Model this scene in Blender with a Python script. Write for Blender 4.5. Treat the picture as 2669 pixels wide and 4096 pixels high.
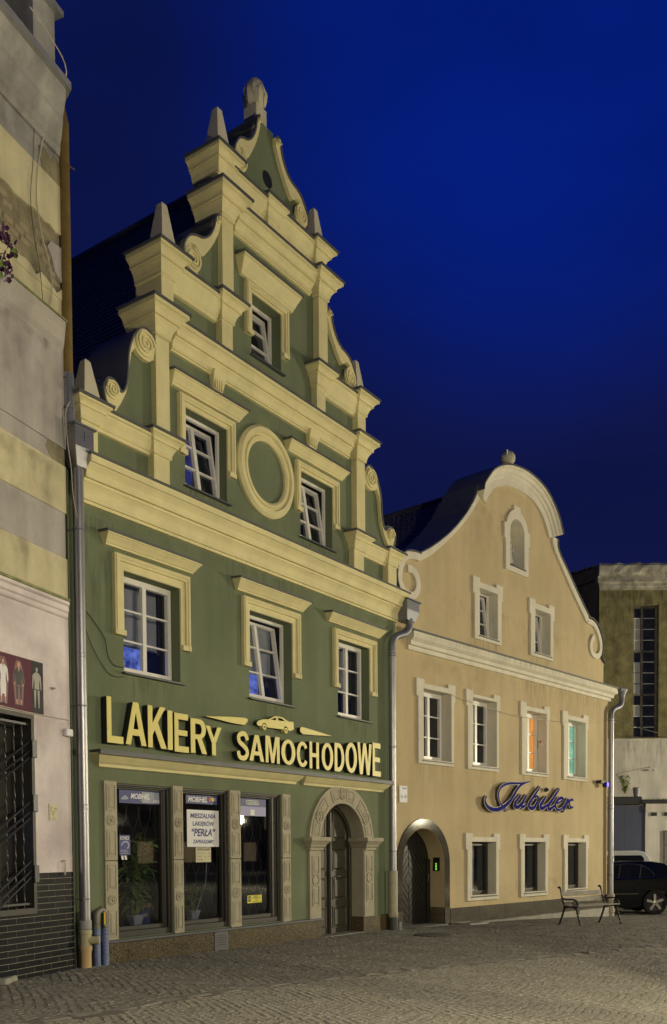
import bpy, bmesh, math, random
from math import pi, sin, cos, sqrt, atan2, radians
from mathutils import Vector, Matrix
from mathutils.geometry import tessellate_polygon

random.seed(7)
S = bpy.context.scene
for o in list(bpy.data.objects): bpy.data.objects.remove(o)
COL = S.collection

# ---------------------------------------------------------------- camera
cam_d = bpy.data.cameras.new('camera'); cam = bpy.data.objects.new('camera', cam_d); COL.objects.link(cam)
cam_d.sensor_fit = 'HORIZONTAL'; cam_d.sensor_width = 36.0
cam_d.lens = 36.0 * 3723.93 / 2669.0
cam_d.shift_x = 0.0; cam_d.shift_y = (3543.35 - 2048.0) / 2669.0
cam_d.clip_start = 0.1; cam_d.clip_end = 2000
CP, CR = radians(-2.098), radians(-0.4058)
fw = Vector((0, cos(CP), sin(CP))); dn0 = Vector((0, sin(CP), -cos(CP))); rt0 = Vector((1, 0, 0))
rt = rt0 * cos(CR) - dn0 * sin(CR); dn = rt0 * sin(CR) + dn0 * cos(CR)
cam.matrix_world = Matrix(((rt.x, -dn.x, -fw.x, 0), (rt.y, -dn.y, -fw.y, 0), (rt.z, -dn.z, -fw.z, 1.7), (0, 0, 0, 1)))
S.camera = cam
S.render.resolution_x = 667; S.render.resolution_y = 1024

# ---------------------------------------------------------------- sky (blue hour)
W = bpy.data.worlds.new('World'); S.world = W; W.use_nodes = True
wn = W.node_tree; wn.nodes.clear()
def nd(t, kind, **kw):
    n = t.nodes.new(kind)
    for k, v in kw.items(): setattr(n, k, v)
    return n
wo = nd(wn, 'ShaderNodeOutputWorld'); wb = nd(wn, 'ShaderNodeBackground')
tc = nd(wn, 'ShaderNodeTexCoord'); sep = nd(wn, 'ShaderNodeSeparateXYZ')
wn.links.new(tc.outputs['Generated'], sep.inputs[0])
ramp = nd(wn, 'ShaderNodeValToRGB')
els = ramp.color_ramp.elements
els[0].position = 0.0; els[0].color = (.0088, .0105, .052, 1)
els[1].position = 1.0; els[1].color = (.0018, .0085, .090, 1)
e = els.new(.30); e.color = (.0052, .0078, .056, 1)
e = els.new(.62); e.color = (.0034, .0074, .066, 1)
wn.links.new(sep.outputs[2], ramp.inputs[0])
# the west glow of dusk: the sky brightens smoothly towards the right-hand side
dot = nd(wn, 'ShaderNodeVectorMath', operation='DOT_PRODUCT'); dot.inputs[1].default_value = (0.17, 0.74, 0.65)
wn.links.new(tc.outputs['Generated'], dot.inputs[0])
mr = nd(wn, 'ShaderNodeMapRange', interpolation_type='SMOOTHSTEP'); mr.inputs[1].default_value = .945; mr.inputs[2].default_value = 1.0
mr.inputs[3].default_value = 0.0; mr.inputs[4].default_value = .85
wn.links.new(dot.outputs['Value'], mr.inputs[0])
# faint high cloud
cm_ = nd(wn, 'ShaderNodeMapping'); cm_.inputs['Scale'].default_value = (1.2, 1.2, 3.5); cm_.inputs['Rotation'].default_value = (0, .35, 0)
cn = nd(wn, 'ShaderNodeTexNoise'); cn.inputs['Scale'].default_value = 2.6; cn.inputs['Detail'].default_value = 3
wn.links.new(tc.outputs['Generated'], cm_.inputs[0]); wn.links.new(cm_.outputs[0], cn.inputs['Vector'])
cr_ = nd(wn, 'ShaderNodeMapRange'); cr_.inputs[1].default_value = .35; cr_.inputs[2].default_value = .7; cr_.inputs[3].default_value = .86; cr_.inputs[4].default_value = 1.14
wn.links.new(cn.outputs[0], cr_.inputs[0])
glow = nd(wn, 'ShaderNodeMix', data_type='RGBA'); glow.inputs[7].default_value = (.0008, .0125, .205, 1)
wn.links.new(mr.outputs[0], glow.inputs[0]); wn.links.new(ramp.outputs[0], glow.inputs[6])
mul = nd(wn, 'ShaderNodeVectorMath', operation='SCALE')
wn.links.new(glow.outputs[2], mul.inputs[0]); wn.links.new(cr_.outputs[0], mul.inputs['Scale'])
wn.links.new(mul.outputs[0], wb.inputs[0]); wb.inputs[1].default_value = 1.0
wn.links.new(wb.outputs[0], wo.inputs[0])
S.view_settings.view_transform = 'Standard'; S.view_settings.look = 'None'
S.view_settings.exposure = 0.0; S.view_settings.gamma = 1.0

WARM = (1.0, 0.885, 0.60)
LAMPS = [  # x, y, watts, radius, height  (street lanterns standing in the square, outside the frame)
    (29.0, 30.6, 17500, .22, 5.3),
    (13.2, 14.0, 2300, .12, 4.5),
    (78.0, 38.0, 1500, .3, 5.2),
    (8.6, 2.9, 2200, .10, 5.8),
    (4.85, 4.3, 3500, .10, 4.8),
]

# ---------------------------------------------------------------- materials
def mat(name, col, rough=.6, metal=0, var=.12, vscale=3.0, bump=.0, bscale=40, streak=0, emit=None, estr=0, spec=.5, coat=0, dark=None, emask=False):
    m = bpy.data.materials.new(name); m.use_nodes = True
    t = m.node_tree; b = t.nodes['Principled BSDF']
    b.inputs['Roughness'].default_value = rough; b.inputs['Metallic'].default_value = metal
    b.inputs['Specular IOR Level'].default_value = spec
    b.inputs['Coat Weight'].default_value = coat
    col4 = (*col, 1)
    m.diffuse_color = col4
    tcn = nd(t, 'ShaderNodeTexCoord')
    if var > 0:
        n1 = nd(t, 'ShaderNodeTexNoise'); n1.inputs['Scale'].default_value = vscale; n1.inputs['Detail'].default_value = 8; n1.inputs['Roughness'].default_value = .62
        t.links.new(tcn.outputs['Object'], n1.inputs['Vector'])
        r = nd(t, 'ShaderNodeValToRGB'); r.color_ramp.elements[0].position = .3; r.color_ramp.elements[1].position = .7
        lo = dark if dark else tuple(c * (1 - var) for c in col); hi = tuple(min(1, c * (1 + var * .7)) for c in col)
        r.color_ramp.elements[0].color = (*lo, 1); r.color_ramp.elements[1].color = (*hi, 1)
        t.links.new(n1.outputs[0], r.inputs[0]); last = r.outputs[0]
        if streak > 0:
            mp = nd(t, 'ShaderNodeMapping'); mp.inputs['Scale'].default_value = (1.6, 1.6, .22)
            t.links.new(tcn.outputs['Object'], mp.inputs[0])
            n2 = nd(t, 'ShaderNodeTexNoise'); n2.inputs['Scale'].default_value = 1.6; n2.inputs['Detail'].default_value = 3
            t.links.new(mp.outputs[0], n2.inputs['Vector'])
            r2 = nd(t, 'ShaderNodeValToRGB'); r2.color_ramp.elements[0].position = .38; r2.color_ramp.elements[1].position = .62
            r2.color_ramp.elements[0].color = (1 - streak, 1 - streak, 1 - streak * .95, 1); r2.color_ramp.elements[1].color = (1, 1, 1, 1)
            t.links.new(n2.outputs[0], r2.inputs[0])
            mx = nd(t, 'ShaderNodeMix', data_type='RGBA', blend_type='MULTIPLY'); mx.inputs[0].default_value = 1
            t.links.new(last, mx.inputs[6]); t.links.new(r2.outputs[0], mx.inputs[7]); last = mx.outputs[2]
        t.links.new(last, b.inputs['Base Color'])
    else:
        b.inputs['Base Color'].default_value = col4
    if bump > 0:
        n3 = nd(t, 'ShaderNodeTexNoise'); n3.inputs['Scale'].default_value = bscale; n3.inputs['Detail'].default_value = 5
        t.links.new(tcn.outputs['Object'], n3.inputs['Vector'])
        bp = nd(t, 'ShaderNodeBump'); bp.inputs['Strength'].default_value = bump; bp.inputs['Distance'].default_value = .02
        t.links.new(n3.outputs[0], bp.inputs['Height']); t.links.new(bp.outputs[0], b.inputs['Normal'])
    if emit:
        b.inputs['Emission Color'].default_value = (*emit, 1); b.inputs['Emission Strength'].default_value = estr
        if emask: t.links.new(last, b.inputs['Emission Color'])
    return m

def speckle(name, a, b_, c, scale=90, rough=.3, spec=.3):
    m = bpy.data.materials.new(name); m.use_nodes = True; t = m.node_tree; b = t.nodes['Principled BSDF']
    tcn = nd(t, 'ShaderNodeTexCoord'); v = nd(t, 'ShaderNodeTexVoronoi'); v.inputs['Scale'].default_value = scale
    t.links.new(tcn.outputs['Object'], v.inputs['Vector'])
    r = nd(t, 'ShaderNodeValToRGB'); r.color_ramp.interpolation = 'CONSTANT'
    r.color_ramp.elements[0].color = (*a, 1); r.color_ramp.elements[1].position = .62; r.color_ramp.elements[1].color = (*b_, 1)
    e = r.color_ramp.elements.new(.35); e.color = (*c, 1)
    sp = nd(t, 'ShaderNodeSeparateColor'); t.links.new(v.outputs['Color'], sp.inputs[0]); t.links.new(sp.outputs[0], r.inputs[0])
    n1 = nd(t, 'ShaderNodeTexNoise'); n1.inputs['Scale'].default_value = 2.2; n1.inputs['Detail'].default_value = 7
    t.links.new(tcn.outputs['Object'], n1.inputs['Vector'])
    mx = nd(t, 'ShaderNodeMix', data_type='RGBA', blend_type='MULTIPLY'); mx.inputs[0].default_value = .55
    t.links.new(r.outputs[0], mx.inputs[6]); t.links.new(n1.outputs[0], mx.inputs[7]); t.links.new(mx.outputs[2], b.inputs['Base Color'])
    b.inputs['Roughness'].default_value = rough; b.inputs['Specular IOR Level'].default_value = spec
    return m

def glassmat(name, tint=(.9, .93, 1), refl=1.0):
    m = bpy.data.materials.new(name); m.use_nodes = True; t = m.node_tree; t.nodes.clear()
    o = nd(t, 'ShaderNodeOutputMaterial'); mx = nd(t, 'ShaderNodeMixShader'); tr = nd(t, 'ShaderNodeBsdfTransparent'); gl = nd(t, 'ShaderNodeBsdfGlossy')
    tr.inputs[0].default_value = (*tint, 1); gl.inputs['Roughness'].default_value = .02; gl.inputs[0].default_value = (1, 1, 1, 1)
    ge = nd(t, 'ShaderNodeNewGeometry'); dt = nd(t, 'ShaderNodeVectorMath', operation='DOT_PRODUCT')
    t.links.new(ge.outputs['Normal'], dt.inputs[0]); t.links.new(ge.outputs['Incoming'], dt.inputs[1])
    ab = nd(t, 'ShaderNodeMath', operation='ABSOLUTE'); t.links.new(dt.outputs['Value'], ab.inputs[0])
    iv = nd(t, 'ShaderNodeMath', operation='SUBTRACT'); iv.inputs[0].default_value = 1; t.links.new(ab.outputs[0], iv.inputs[1])
    pw = nd(t, 'ShaderNodeMath', operation='POWER'); pw.inputs[1].default_value = 5; t.links.new(iv.outputs[0], pw.inputs[0])
    mm = nd(t, 'ShaderNodeMath', operation='MULTIPLY_ADD'); mm.inputs[1].default_value = .9; mm.inputs[2].default_value = .045 * refl; t.links.new(pw.outputs[0], mm.inputs[0])
    t.links.new(mm.outputs[0], mx.inputs[0])
    t.links.new(tr.outputs[0], mx.inputs[1]); t.links.new(gl.outputs[0], mx.inputs[2]); t.links.new(mx.outputs[0], o.inputs[0])
    return m

M = {}
M['green'] = mat('green_plaster', (.158, .190, .112), .85, var=.20, vscale=.55, bump=.35, bscale=90, streak=.10)
M['cream'] = mat('cream_paint', (.72, .65, .36), .75, var=.10, vscale=2.2, bump=.25, bscale=50, streak=.07)
M['cream_pale'] = mat('weathered_cream_render', (.60, .56, .42), .8, var=.12, vscale=2.0, bump=.2, bscale=60, streak=.15)
M['stone'] = mat('painted_sandstone', (.40, .365, .275), .75, var=.14, vscale=3, bump=.2, bscale=70, streak=.08)
M['metal_dark'] = mat('dark_sheet_metal', (.11, .115, .13), .55, metal=.3, var=.15, vscale=2)
M['metal_zinc'] = mat('zinc_sheet', (.20, .21, .24), .5, metal=.6, var=.12, vscale=5)
M['tile_roof'] = mat('dark_roof_tiles', (.085, .08, .088), .5, var=.35, vscale=1.3, bump=.2)
M['white'] = mat('white_window_frame', (.74, .72, .70), .35, var=.03)
M['granite_brown'] = speckle('brown_speckled_granite', (.10, .075, .035), (.20, .16, .09), (.045, .035, .022), 75, .35)
M['granite_dark'] = speckle('dark_granite', (.10, .09, .07), (.17, .155, .12), (.055, .05, .042), 110, .25)
M['granite_jamb'] = speckle('polished_granite', (.075, .066, .05), (.12, .108, .083), (.042, .038, .032), 110, .08)
M['dark_wood'] = mat('stained_dark_wood', (.048, .040, .028), .5, var=.3, vscale=7, bump=.1, bscale=30)
M['dark_frame'] = mat('dark_brown_timber', (.032, .029, .026), .5, var=.2, vscale=6, bump=.1)
M['glass'] = glassmat('window_glass')
M['glass_dark'] = glassmat('shop_glass', (.75, .78, .85), 1.0)
M['room'] = mat('unlit_room', (.02, .021, .026), .9, var=0)
M['yellow'] = mat('ochre_yellow_plaster', (.565, .455, .27), .85, var=.15, vscale=.5, bump=.35, bscale=90, streak=.08)
M['ywhite'] = mat('off_white_trim', (.70, .66, .55), .75, var=.07, vscale=2.5, bump=.12, bscale=60, streak=.10)
M['sign_yellow'] = mat('yellow_letter_face', (.72, .63, .18), .45, var=.04)
M['black'] = mat('black_sides', (.012, .013, .018), .5, var=0)
M['blind'] = mat('grey_roller_blind', (.40, .38, .36), .9, var=.06, vscale=8)

# ---------------------------------------------------------------- mesh helpers
class Frame:
    """a street front: u runs along it, off is the distance out towards the square, z is up"""
    def __init__(s, x, y, az, z=0):
        s.o = Vector((x, y, z)); s.D = Vector((sin(az), cos(az), 0)); s.N = Vector((cos(az), -sin(az), 0)); s.rot = pi / 2 - az
    def p(s, u, off, z): return s.o + s.D * u + s.N * off + Vector((0, 0, z))

AG, AY, AL = radians(34.8697), radians(41.7414), radians(21.0539)
G = Frame(-3.88324, 13.90857, AG)
Y = Frame(1.46227, 21.57982, AY)
L = Frame(-3.85612, 13.75716, AL)
WORLD = Frame(0, 0, pi / 2)      # u = x, off = -y

class Thing:
    def __init__(s, name, label, cat, fr=WORLD, at=(0, 0, 0), group=None, rot=0, kind=None):
        s.e = bpy.data.objects.new(name, None); COL.objects.link(s.e); s.e.empty_display_size = .2
        s.at = at; s.e.location = fr.p(*at); s.e.rotation_euler = (0, 0, fr.rot + rot)
        if label: s.e['label'] = label
        if cat: s.e['category'] = cat
        if group: s.e['group'] = group
        if kind: s.e['kind'] = kind

class MB:
    def __init__(s): s.v = []; s.f = []
    def add(s, vs, fs):
        n = len(s.v); s.v += vs; s.f += [tuple(i + n for i in f) for f in fs]; return s
    def box(s, u0, u1, o0, o1, z0, z1):
        vs = [(u, o, z) for z in (z0, z1) for o in (o0, o1) for u in (u0, u1)]
        return s.add(vs, [(0, 1, 3, 2), (4, 6, 7, 5), (0, 4, 5, 1), (2, 3, 7, 6), (0, 2, 6, 4), (1, 5, 7, 3)])
    def prism(s, poly, o0, o1, holes=()):
        loops = [list(poly)] + [list(h) for h in holes]
        flat = [p for lp in loops for p in lp]
        tris = tessellate_polygon([[Vector((p[0], p[1], 0)) for p in lp] for lp in loops])
        n = len(flat)
        vs = [(p[0], o0, p[1]) for p in flat] + [(p[0], o1, p[1]) for p in flat]
        fs = [tuple(t) for t in tris] + [tuple(i + n for i in reversed(t)) for t in tris]
        k = 0
        for lp in loops:
            m = len(lp)
            for i in range(m):
                a = k + i; b = k + (i + 1) % m
                fs.append((a, b, b + n, a + n))
            k += m
        return s.add(vs, fs)
    def rings(s, rings, cap=True):
        m = len(rings[0]); vs = [p for r in rings for p in r]; fs = []
        for i in range(len(rings) - 1):
            for j in range(m):
                fs.append((i * m + j, i * m + (j + 1) % m, (i + 1) * m + (j + 1) % m, (i + 1) * m + j))
        if cap: fs.append(tuple(range(m))); fs.append(tuple(reversed(range((len(rings) - 1) * m, len(rings) * m))))
        return s.add(vs, fs)
    def mould(s, u0, u1, prof, ob=-.02, l=1, r=1):
        return s.rings([[(u0 - p * l, ob, z), (u1 + p * r, ob, z), (u1 + p * r, p, z), (u0 - p * l, p, z)] for p, z in prof])
    def tube(s, path, r, n=10, cap=True):
        path = [Vector(p) for p in path]; rs = r if isinstance(r, (list, tuple)) else [r] * len(path); rings = []
        prev = None
        for i, p in enumerate(path):
            a = path[max(0, i - 1)]; b = path[min(len(path) - 1, i + 1)]; d = (b - a)
            if d.length < 1e-9: d = Vector((0, 0, 1))
            d.normalize()
            if prev is None:
                x = d.orthogonal().normalized()
            else:
                x = (prev - d * prev.dot(d))
                x = x.normalized() if x.length > 1e-6 else d.orthogonal().normalized()
            prev = x; y = d.cross(x)
            rings.append([tuple(p + (x * cos(2 * pi * k / n) + y * sin(2 * pi * k / n)) * rs[i]) for k in range(n)])
        return s.rings(rings, cap)
    def lathe(s, c, prof, n=20, axis='z', cap=True):
        rings = []
        for r, h in prof:
            ring = []
            for k in range(n):
                a = 2 * pi * k / n
                if axis == 'z': ring.append((c[0] + r * cos(a), c[1] + r * sin(a), c[2] + h))
                elif axis == 'o': ring.append((c[0] + r * cos(a), c[1] + h, c[2] + r * sin(a)))
                else: ring.append((c[0] + h, c[1] + r * cos(a), c[2] + r * sin(a)))
            rings.append(ring)
        return s.rings(rings, cap)
    def build(s, name, m, th, parent=None, smooth=False, kind=None, label=None, bevel=0):
        at = th.at if th else (0, 0, 0)
        me = bpy.data.meshes.new(name)
        me.from_pydata([(v[0] - at[0], -(v[1] - at[1]), v[2] - at[2]) for v in s.v], [], s.f)
        bm = bmesh.new(); bm.from_mesh(me)
        bmesh.ops.recalc_face_normals(bm, faces=bm.faces)
        if bevel:
            bmesh.ops.bevel(bm, geom=[e for e in bm.edges if len(e.link_faces) == 2 and e.calc_face_angle(0) > .6], offset=bevel, segments=1, affect='EDGES', clamp_overlap=True)
        bm.to_mesh(me); bm.free()
        if smooth:
            for p in me.polygons: p.use_smooth = True
            me.set_sharp_from_angle(angle=radians(38))
        mm = M[m] if isinstance(m, str) else m
        me.materials.append(mm)
        o = bpy.data.objects.new(name, me); COL.objects.link(o)
        if parent is not None: o.parent = parent
        elif th is not None: o.parent = th.e
        if kind: o['kind'] = kind
        if label: o['label'] = label
        return o

def single(name, mb, m, label, cat, fr=WORLD, at=(0, 0, 0), smooth=False, group=None, kind=None, bevel=0):
    """a thing that is one mesh"""
    me_t = Thing.__new__(Thing); me_t.at = at; me_t.e = None
    o = mb.build(name, m, me_t, smooth=smooth, bevel=bevel)
    o.location = fr.p(*at); o.rotation_euler = (0, 0, fr.rot)
    if label: o['label'] = label
    if cat: o['category'] = cat
    if group: o['group'] = group
    if kind: o['kind'] = kind
    return o

def arc(cx, cz, r, a0, a1, n=16, rz=None):
    rz = rz or r
    return [(cx + r * cos(a0 + (a1 - a0) * i / n), cz + rz * sin(a0 + (a1 - a0) * i / n)) for i in range(n + 1)]
def smooth_path(pts, k=6):
    out = []
    n = len(pts)
    for i in range(n - 1):
        p0 = pts[max(0, i - 1)]; p1 = pts[i]; p2 = pts[i + 1]; p3 = pts[min(n - 1, i + 2)]
        for j in range(k):
            t = j / k
            out.append(tuple(.5 * ((2 * b) + (-a + c) * t + (2 * a - 5 * b + 4 * c - d) * t * t + (-a + 3 * b - 3 * c + d) * t ** 3) for a, b, c, d in zip(p0, p1, p2, p3)))
    out.append(tuple(pts[-1])); return out
def ribbon(pts, w):
    """outline of a stroke; w = list of widths or number"""
    n = len(pts); ws = w if isinstance(w, list) else [w] * n
    le, ri = [], []
    for i, p in enumerate(pts):
        a = pts[max(0, i - 1)]; b = pts[min(n - 1, i + 1)]; dx, dz = b[0] - a[0], b[1] - a[1]; L_ = sqrt(dx * dx + dz * dz) or 1
        nx, nz = -dz / L_, dx / L_
        le.append((p[0] + nx * ws[i] / 2, p[1] + nz * ws[i] / 2)); ri.append((p[0] - nx * ws[i] / 2, p[1] - nz * ws[i] / 2))
    return le, ri
def ribbon_prism(mb, pts, w, o0, o1):
    le, ri = ribbon(pts, w); n = len(le)
    rings = [[(le[i][0], o0, le[i][1]), (le[i][0], o1, le[i][1]), (ri[i][0], o1, ri[i][1]), (ri[i][0], o0, ri[i][1])] for i in range(n)]
    mb.rings(rings)
def clip(poly, clipper):
    """convex polygon against a convex counter-clockwise clipper"""
    out = poly
    for i in range(len(clipper)):
        a = clipper[i]; b = clipper[(i + 1) % len(clipper)]
        def side(p): return (b[0] - a[0]) * (p[1] - a[1]) - (b[1] - a[1]) * (p[0] - a[0])
        src, out = out, []
        for j in range(len(src)):
            p, q = src[j], src[(j + 1) % len(src)]; sp, sq = side(p), side(q)
            if sp >= 0: out.append(p)
            if (sp >= 0) != (sq >= 0):
                t = sp / (sp - sq); out.append((p[0] + (q[0] - p[0]) * t, p[1] + (q[1] - p[1]) * t))
        if len(out) < 3: return []
    return out

_tc = {}
def glyphs(txt, shear=0.0, bold=0.0, ext=0.0):
    cu = bpy.data.curves.new('txt', 'FONT'); cu.body = txt; cu.shear = shear; cu.offset = bold; cu.extrude = ext; cu.resolution_u = 3
    ob = bpy.data.objects.new('txt', cu); COL.objects.link(ob)
    dg = bpy.context.evaluated_depsgraph_get(); me = bpy.data.meshes.new_from_object(ob.evaluated_get(dg))
    vs = [tuple(v.co) for v in me.vertices]; fs = [tuple(p.vertices) for p in me.polygons]
    bpy.data.objects.remove(ob); bpy.data.curves.remove(cu); bpy.data.meshes.remove(me)
    return vs, fs
def text_mb(mb, txt, u0, u1, z0, z1, o0, o1=None, shear=0, bold=0.0, zfun=None):
    """lettering fitted to the rectangle u0..u1, z0..z1; flat at o0 or solid from o0 to o1"""
    key = (txt, shear, bold, o1 is not None)
    if key not in _tc: _tc[key] = glyphs(txt, shear, bold, .5 if o1 is not None else 0)
    vs, fs = _tc[key]
    x0 = min(v[0] for v in vs); x1 = max(v[0] for v in vs); y0 = min(v[1] for v in vs); y1 = max(v[1] for v in vs)
    out = []
    for v in vs:
        a = (v[0] - x0) / (x1 - x0); b = (v[1] - y0) / (y1 - y0)
        o = o0 if o1 is None else (o1 if v[2] > 0 else o0)
        out.append((u0 + a * (u1 - u0), o, z0 + b * (z1 - z0)))
    mb.add(out, fs); return mb

def room(mb, u0, u1, z0, z1, o0, o1):
    vs = [(u, o, z) for z in (z0, z1) for o in (o0, o1) for u in (u0, u1)]   # o0 back, o1 front (open)
    mb.add(vs, [(0, 1, 3, 2), (4, 6, 7, 5), (0, 4, 5, 1), (0, 2, 6, 4), (1, 5, 7, 3)])

def window(th, u0, u1, z0, z1, rec=.15, cols=2, rows=3, tilt=0, sill=True, coff=.62, blind=0, lit=None, fm='white', fw_=.055, depth=.06, wt=.5, cw=.08, label=None, curtain_panel=None, splay=0):
    """casement window: frame mesh with sash, panes, sill, blind as its own pieces"""
    f0 = -rec - depth; f1 = -rec
    fr = MB(); t = fw_
    fr.box(u0, u0 + t, f0, f1, z0, z1).box(u1 - t, u1, f0, f1, z0, z1).box(u0 + t, u1 - t, f0, f1, z1 - t, z1).box(u0 + t, u1 - t, f0, f1, z0, z0 + t)
    w = fr.build('window', fm, th, label=label, bevel=.006)
    a, b = u0 + t * .8, u1 - t * .8; c, d = z0 + t * .8, z1 - t * .8
    sf0, sf1 = f0 + .005, f1 + .022
    th_ = radians(tilt); pc = f0 + .02
    def tl(p):
        if not tilt: return p
        dz = p[2] - c; do = p[1] - pc
        return (p[0], pc + do * cos(th_) - dz * sin(th_), c + dz * cos(th_) + do * sin(th_))
    sa = MB(); s = .055
    mids = [a + (b - a) * i / cols for i in range(cols + 1)]
    sa.box(a, a + s, sf0, sf1, c, d).box(b - s, b, sf0, sf1, c, d).box(a + s, b - s, sf0, sf1, d - s, d).box(a + s, b - s, sf0, sf1, c, c + s)
    for m_ in mids[1:-1]: sa.box(m_ - cw / 2, m_ + cw / 2, sf0, sf1 - .004, c + s, d - s)
    for r in range(1, rows):
        zz = c + (d - c) * r / rows
        for i in range(cols):
            l_ = a + s if i == 0 else mids[i] + cw / 2; r_ = b - s if i == cols - 1 else mids[i + 1] - cw / 2
            sa.box(l_, r_, sf0 + .02, sf1 - .014, zz - .014, zz + .014)
    sa.v = [tl(p) for p in sa.v]; so = sa.build('sash', fm, th, parent=w)
    for i in range(cols):
        for r in range(rows):
            l_ = mids[i] + .02; r_ = mids[i + 1] - .02; zb = c + (d - c) * r / rows + .01; zt = c + (d - c) * (r + 1) / rows - .01
            pn = MB().box(l_, r_, sf0 + .012, sf0 + .016, zb, zt); pn.v = [tl(p) for p in pn.v]
            pn.build('pane', 'glass', th, parent=w)
    if sill:
        MB().rings([[(u0 - .05, -rec, z0 + .005), (u1 + .05, -rec, z0 + .005), (u1 + .05, -rec, z0 - .03), (u0 - .05, -rec, z0 - .03)],
                    [(u0 - .05, .09, z0 - .03), (u1 + .05, .09, z0 - .03), (u1 + .05, .09, z0 - .055), (u0 - .05, .09, z0 - .055)]]).build('sill', 'metal_dark' if sill == 1 else sill, th, parent=w)
    rm = MB(); room(rm, u0 + .01, u1 - .01 + .0, z0 + .01, z1 - .01, -1.3, f0 - .002)
    rm.build('room', 'room', th, parent=w)
    if blind:
        zb = z1 - (z1 - z0) * blind
        MB().box(u0 + .06, u1 - .06, f0 - .24, f0 - .235, zb, z1 - .03).box(u0 + .06, u1 - .06, f0 - .25, f0 - .225, zb - .03, zb).build('blind', 'blind', th, parent=w)
    if curtain_panel:
        cu = MB(); n = 26; pts = []
        for i in range(n + 1):
            uu = u0 + .03 + (u1 - u0 - .06) * i / n; pts.append((uu, -rec - coff + .02 * sin(i * 2.1)))
        cu.add([(p[0], p[1], z) for z in (z0 + .02, z1 - .02) for p in pts], [(i, i + 1, n + 2 + i, n + 1 + i) for i in range(n)])
        cu.build('curtain', curtain_panel, th, parent=w)
    return w

# ================================================================= GROUND
def gz(x, y):
    tab = [(-100, .0), (13.5, 0.0), (17, -.035), (21.5, -.085), (25.5, -.20), (27.5, -.29), (30, -.45), (34, -.49), (45, -.5), (400, -.5)]
    for (y0, z0), (y1, z1) in zip(tab, tab[1:]):
        if y <= y1: return z0 + (z1 - z0) * (y - y0) / (y1 - y0)
    return -.5

gm = MB(); ys = [-60, -20, 0, 8, 13.5, 17, 21.5, 25.5, 30, 34, 45, 90, 400]; xs = [-200, -40, -10, 0, 10, 40, 200]
for y in ys:
    for x in xs: gm.v.append((x, -y, gz(x, y) - .0105))
for i in range(len(ys) - 1):
    for j in range(len(xs) - 1):
        k = i * len(xs) + j; gm.f.append((k, k + 1, k + 1 + len(xs), k + len(xs)))
M['sand'] = mat('sandy_joint_filling', (.15, .142, .115), .95, var=.35, vscale=2.5, bump=.3, bscale=90)
M['sett'] = mat('granite_setts', (.20, .192, .165), .85, var=.32, vscale=4.0, bump=.45, bscale=110)
M['sett_fine'] = mat('small_worn_setts', (.265, .25, .205), .85, var=.16, vscale=3, bump=.4, bscale=110)
M['slab'] = mat('worn_kerb_slabs', (.22, .215, .185), .7, var=.22, vscale=3, bump=.3, bscale=80)
ground = gm.build('ground', 'sand', None, kind='structure')

# border line of larger stones between the pavement and the square
BORD = [(-9, 4.2), (-5.2, 7.6), (-3.35, 9.2), (-2.46, 9.95), (-1.83, 10.95), (-.6, 12.1), (1.0, 13.35), (2.67, 14.5), (4.81, 15.99), (7.5, 18.0), (13, 22.5), (20, 28.5)]
def bord_side(x, y):
    best = 1e9; sd = 0
    for (x0, y0), (x1, y1) in zip(BORD, BORD[1:]):
        dx, dy = x1 - x0, y1 - y0; t = max(0, min(1, ((x - x0) * dx + (y - y0) * dy) / (dx * dx + dy * dy)))
        ex, ey = x - x0 - dx * t, y - y0 - dy * t; d = ex * ex + ey * ey
        if d < best: best = d; sd = dx * ey - dy * ex
    return sqrt(best) * (1 if sd > 0 else -1)
def inside_house(x, y):
    p = Vector((x, y, 0))
    q = p - G.o; u, o = q.dot(G.D), q.dot(G.N)
    if -.3 < u < 9.4 and o < .02: return True
    q = p - Y.o; u, o = q.dot(Y.D), q.dot(Y.N)
    if -.5 < u < 11.0 and o < .02: return True
    q = p - L.o; u, o = q.dot(L.D), q.dot(L.N)
    if u < .1 and o < .02: return True
    return False
def in_view(x, y):
    return y > 8.2 and -.47 * y - .6 < x < .47 * y + .8 and y < 33

ED = Vector((sin(radians(38)), cos(radians(38)), 0)); EN = Vector((cos(radians(38)), -sin(radians(38)), 0))
stones = []   # (dist, corners, height, kind)
def put_sett(cx, cy, hx, hy, ang, kind, hmin, hmax):
    ca, sa = cos(ang), sin(ang); pts = []
    for sx, sy in ((-1, -1), (1, -1), (1, 1), (-1, 1)):
        a = sx * hx * random.uniform(.84, 1.04); b = sy * hy * random.uniform(.84, 1.04)
        pts.append((cx + a * ca - b * sa, cy + a * sa + b * ca))
    stones.append((cy + abs(cx) * .3, pts, random.uniform(hmin, hmax), kind))
sp = .112
for i in range(-80, 380):
    for j in range(-140, 140):
        s_ = i * sp + (.5 * sp if j % 2 else 0) + random.uniform(-.012, .012)
        per = 1.45; ph = (s_ / per) % 1.0 - .5
        t_ = j * sp * .98 + .20 * (1 - 4 * ph * ph) + random.uniform(-.01, .01)
        x = s_ * ED.x + t_ * EN.x - 6.0; y = s_ * ED.y + t_ * EN.y + 5.0
        if not in_view(x, y) or inside_house(x, y): continue
        d = bord_side(x, y)
        if d < .10: continue
        slope = -.20 * 8 * ph / per
        put_sett(x, y, sp * .47, sp * .46, pi / 2 - radians(38) - math.atan(slope) + random.uniform(-.10, .10), 0, .005, .009)
sq = .092
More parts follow.
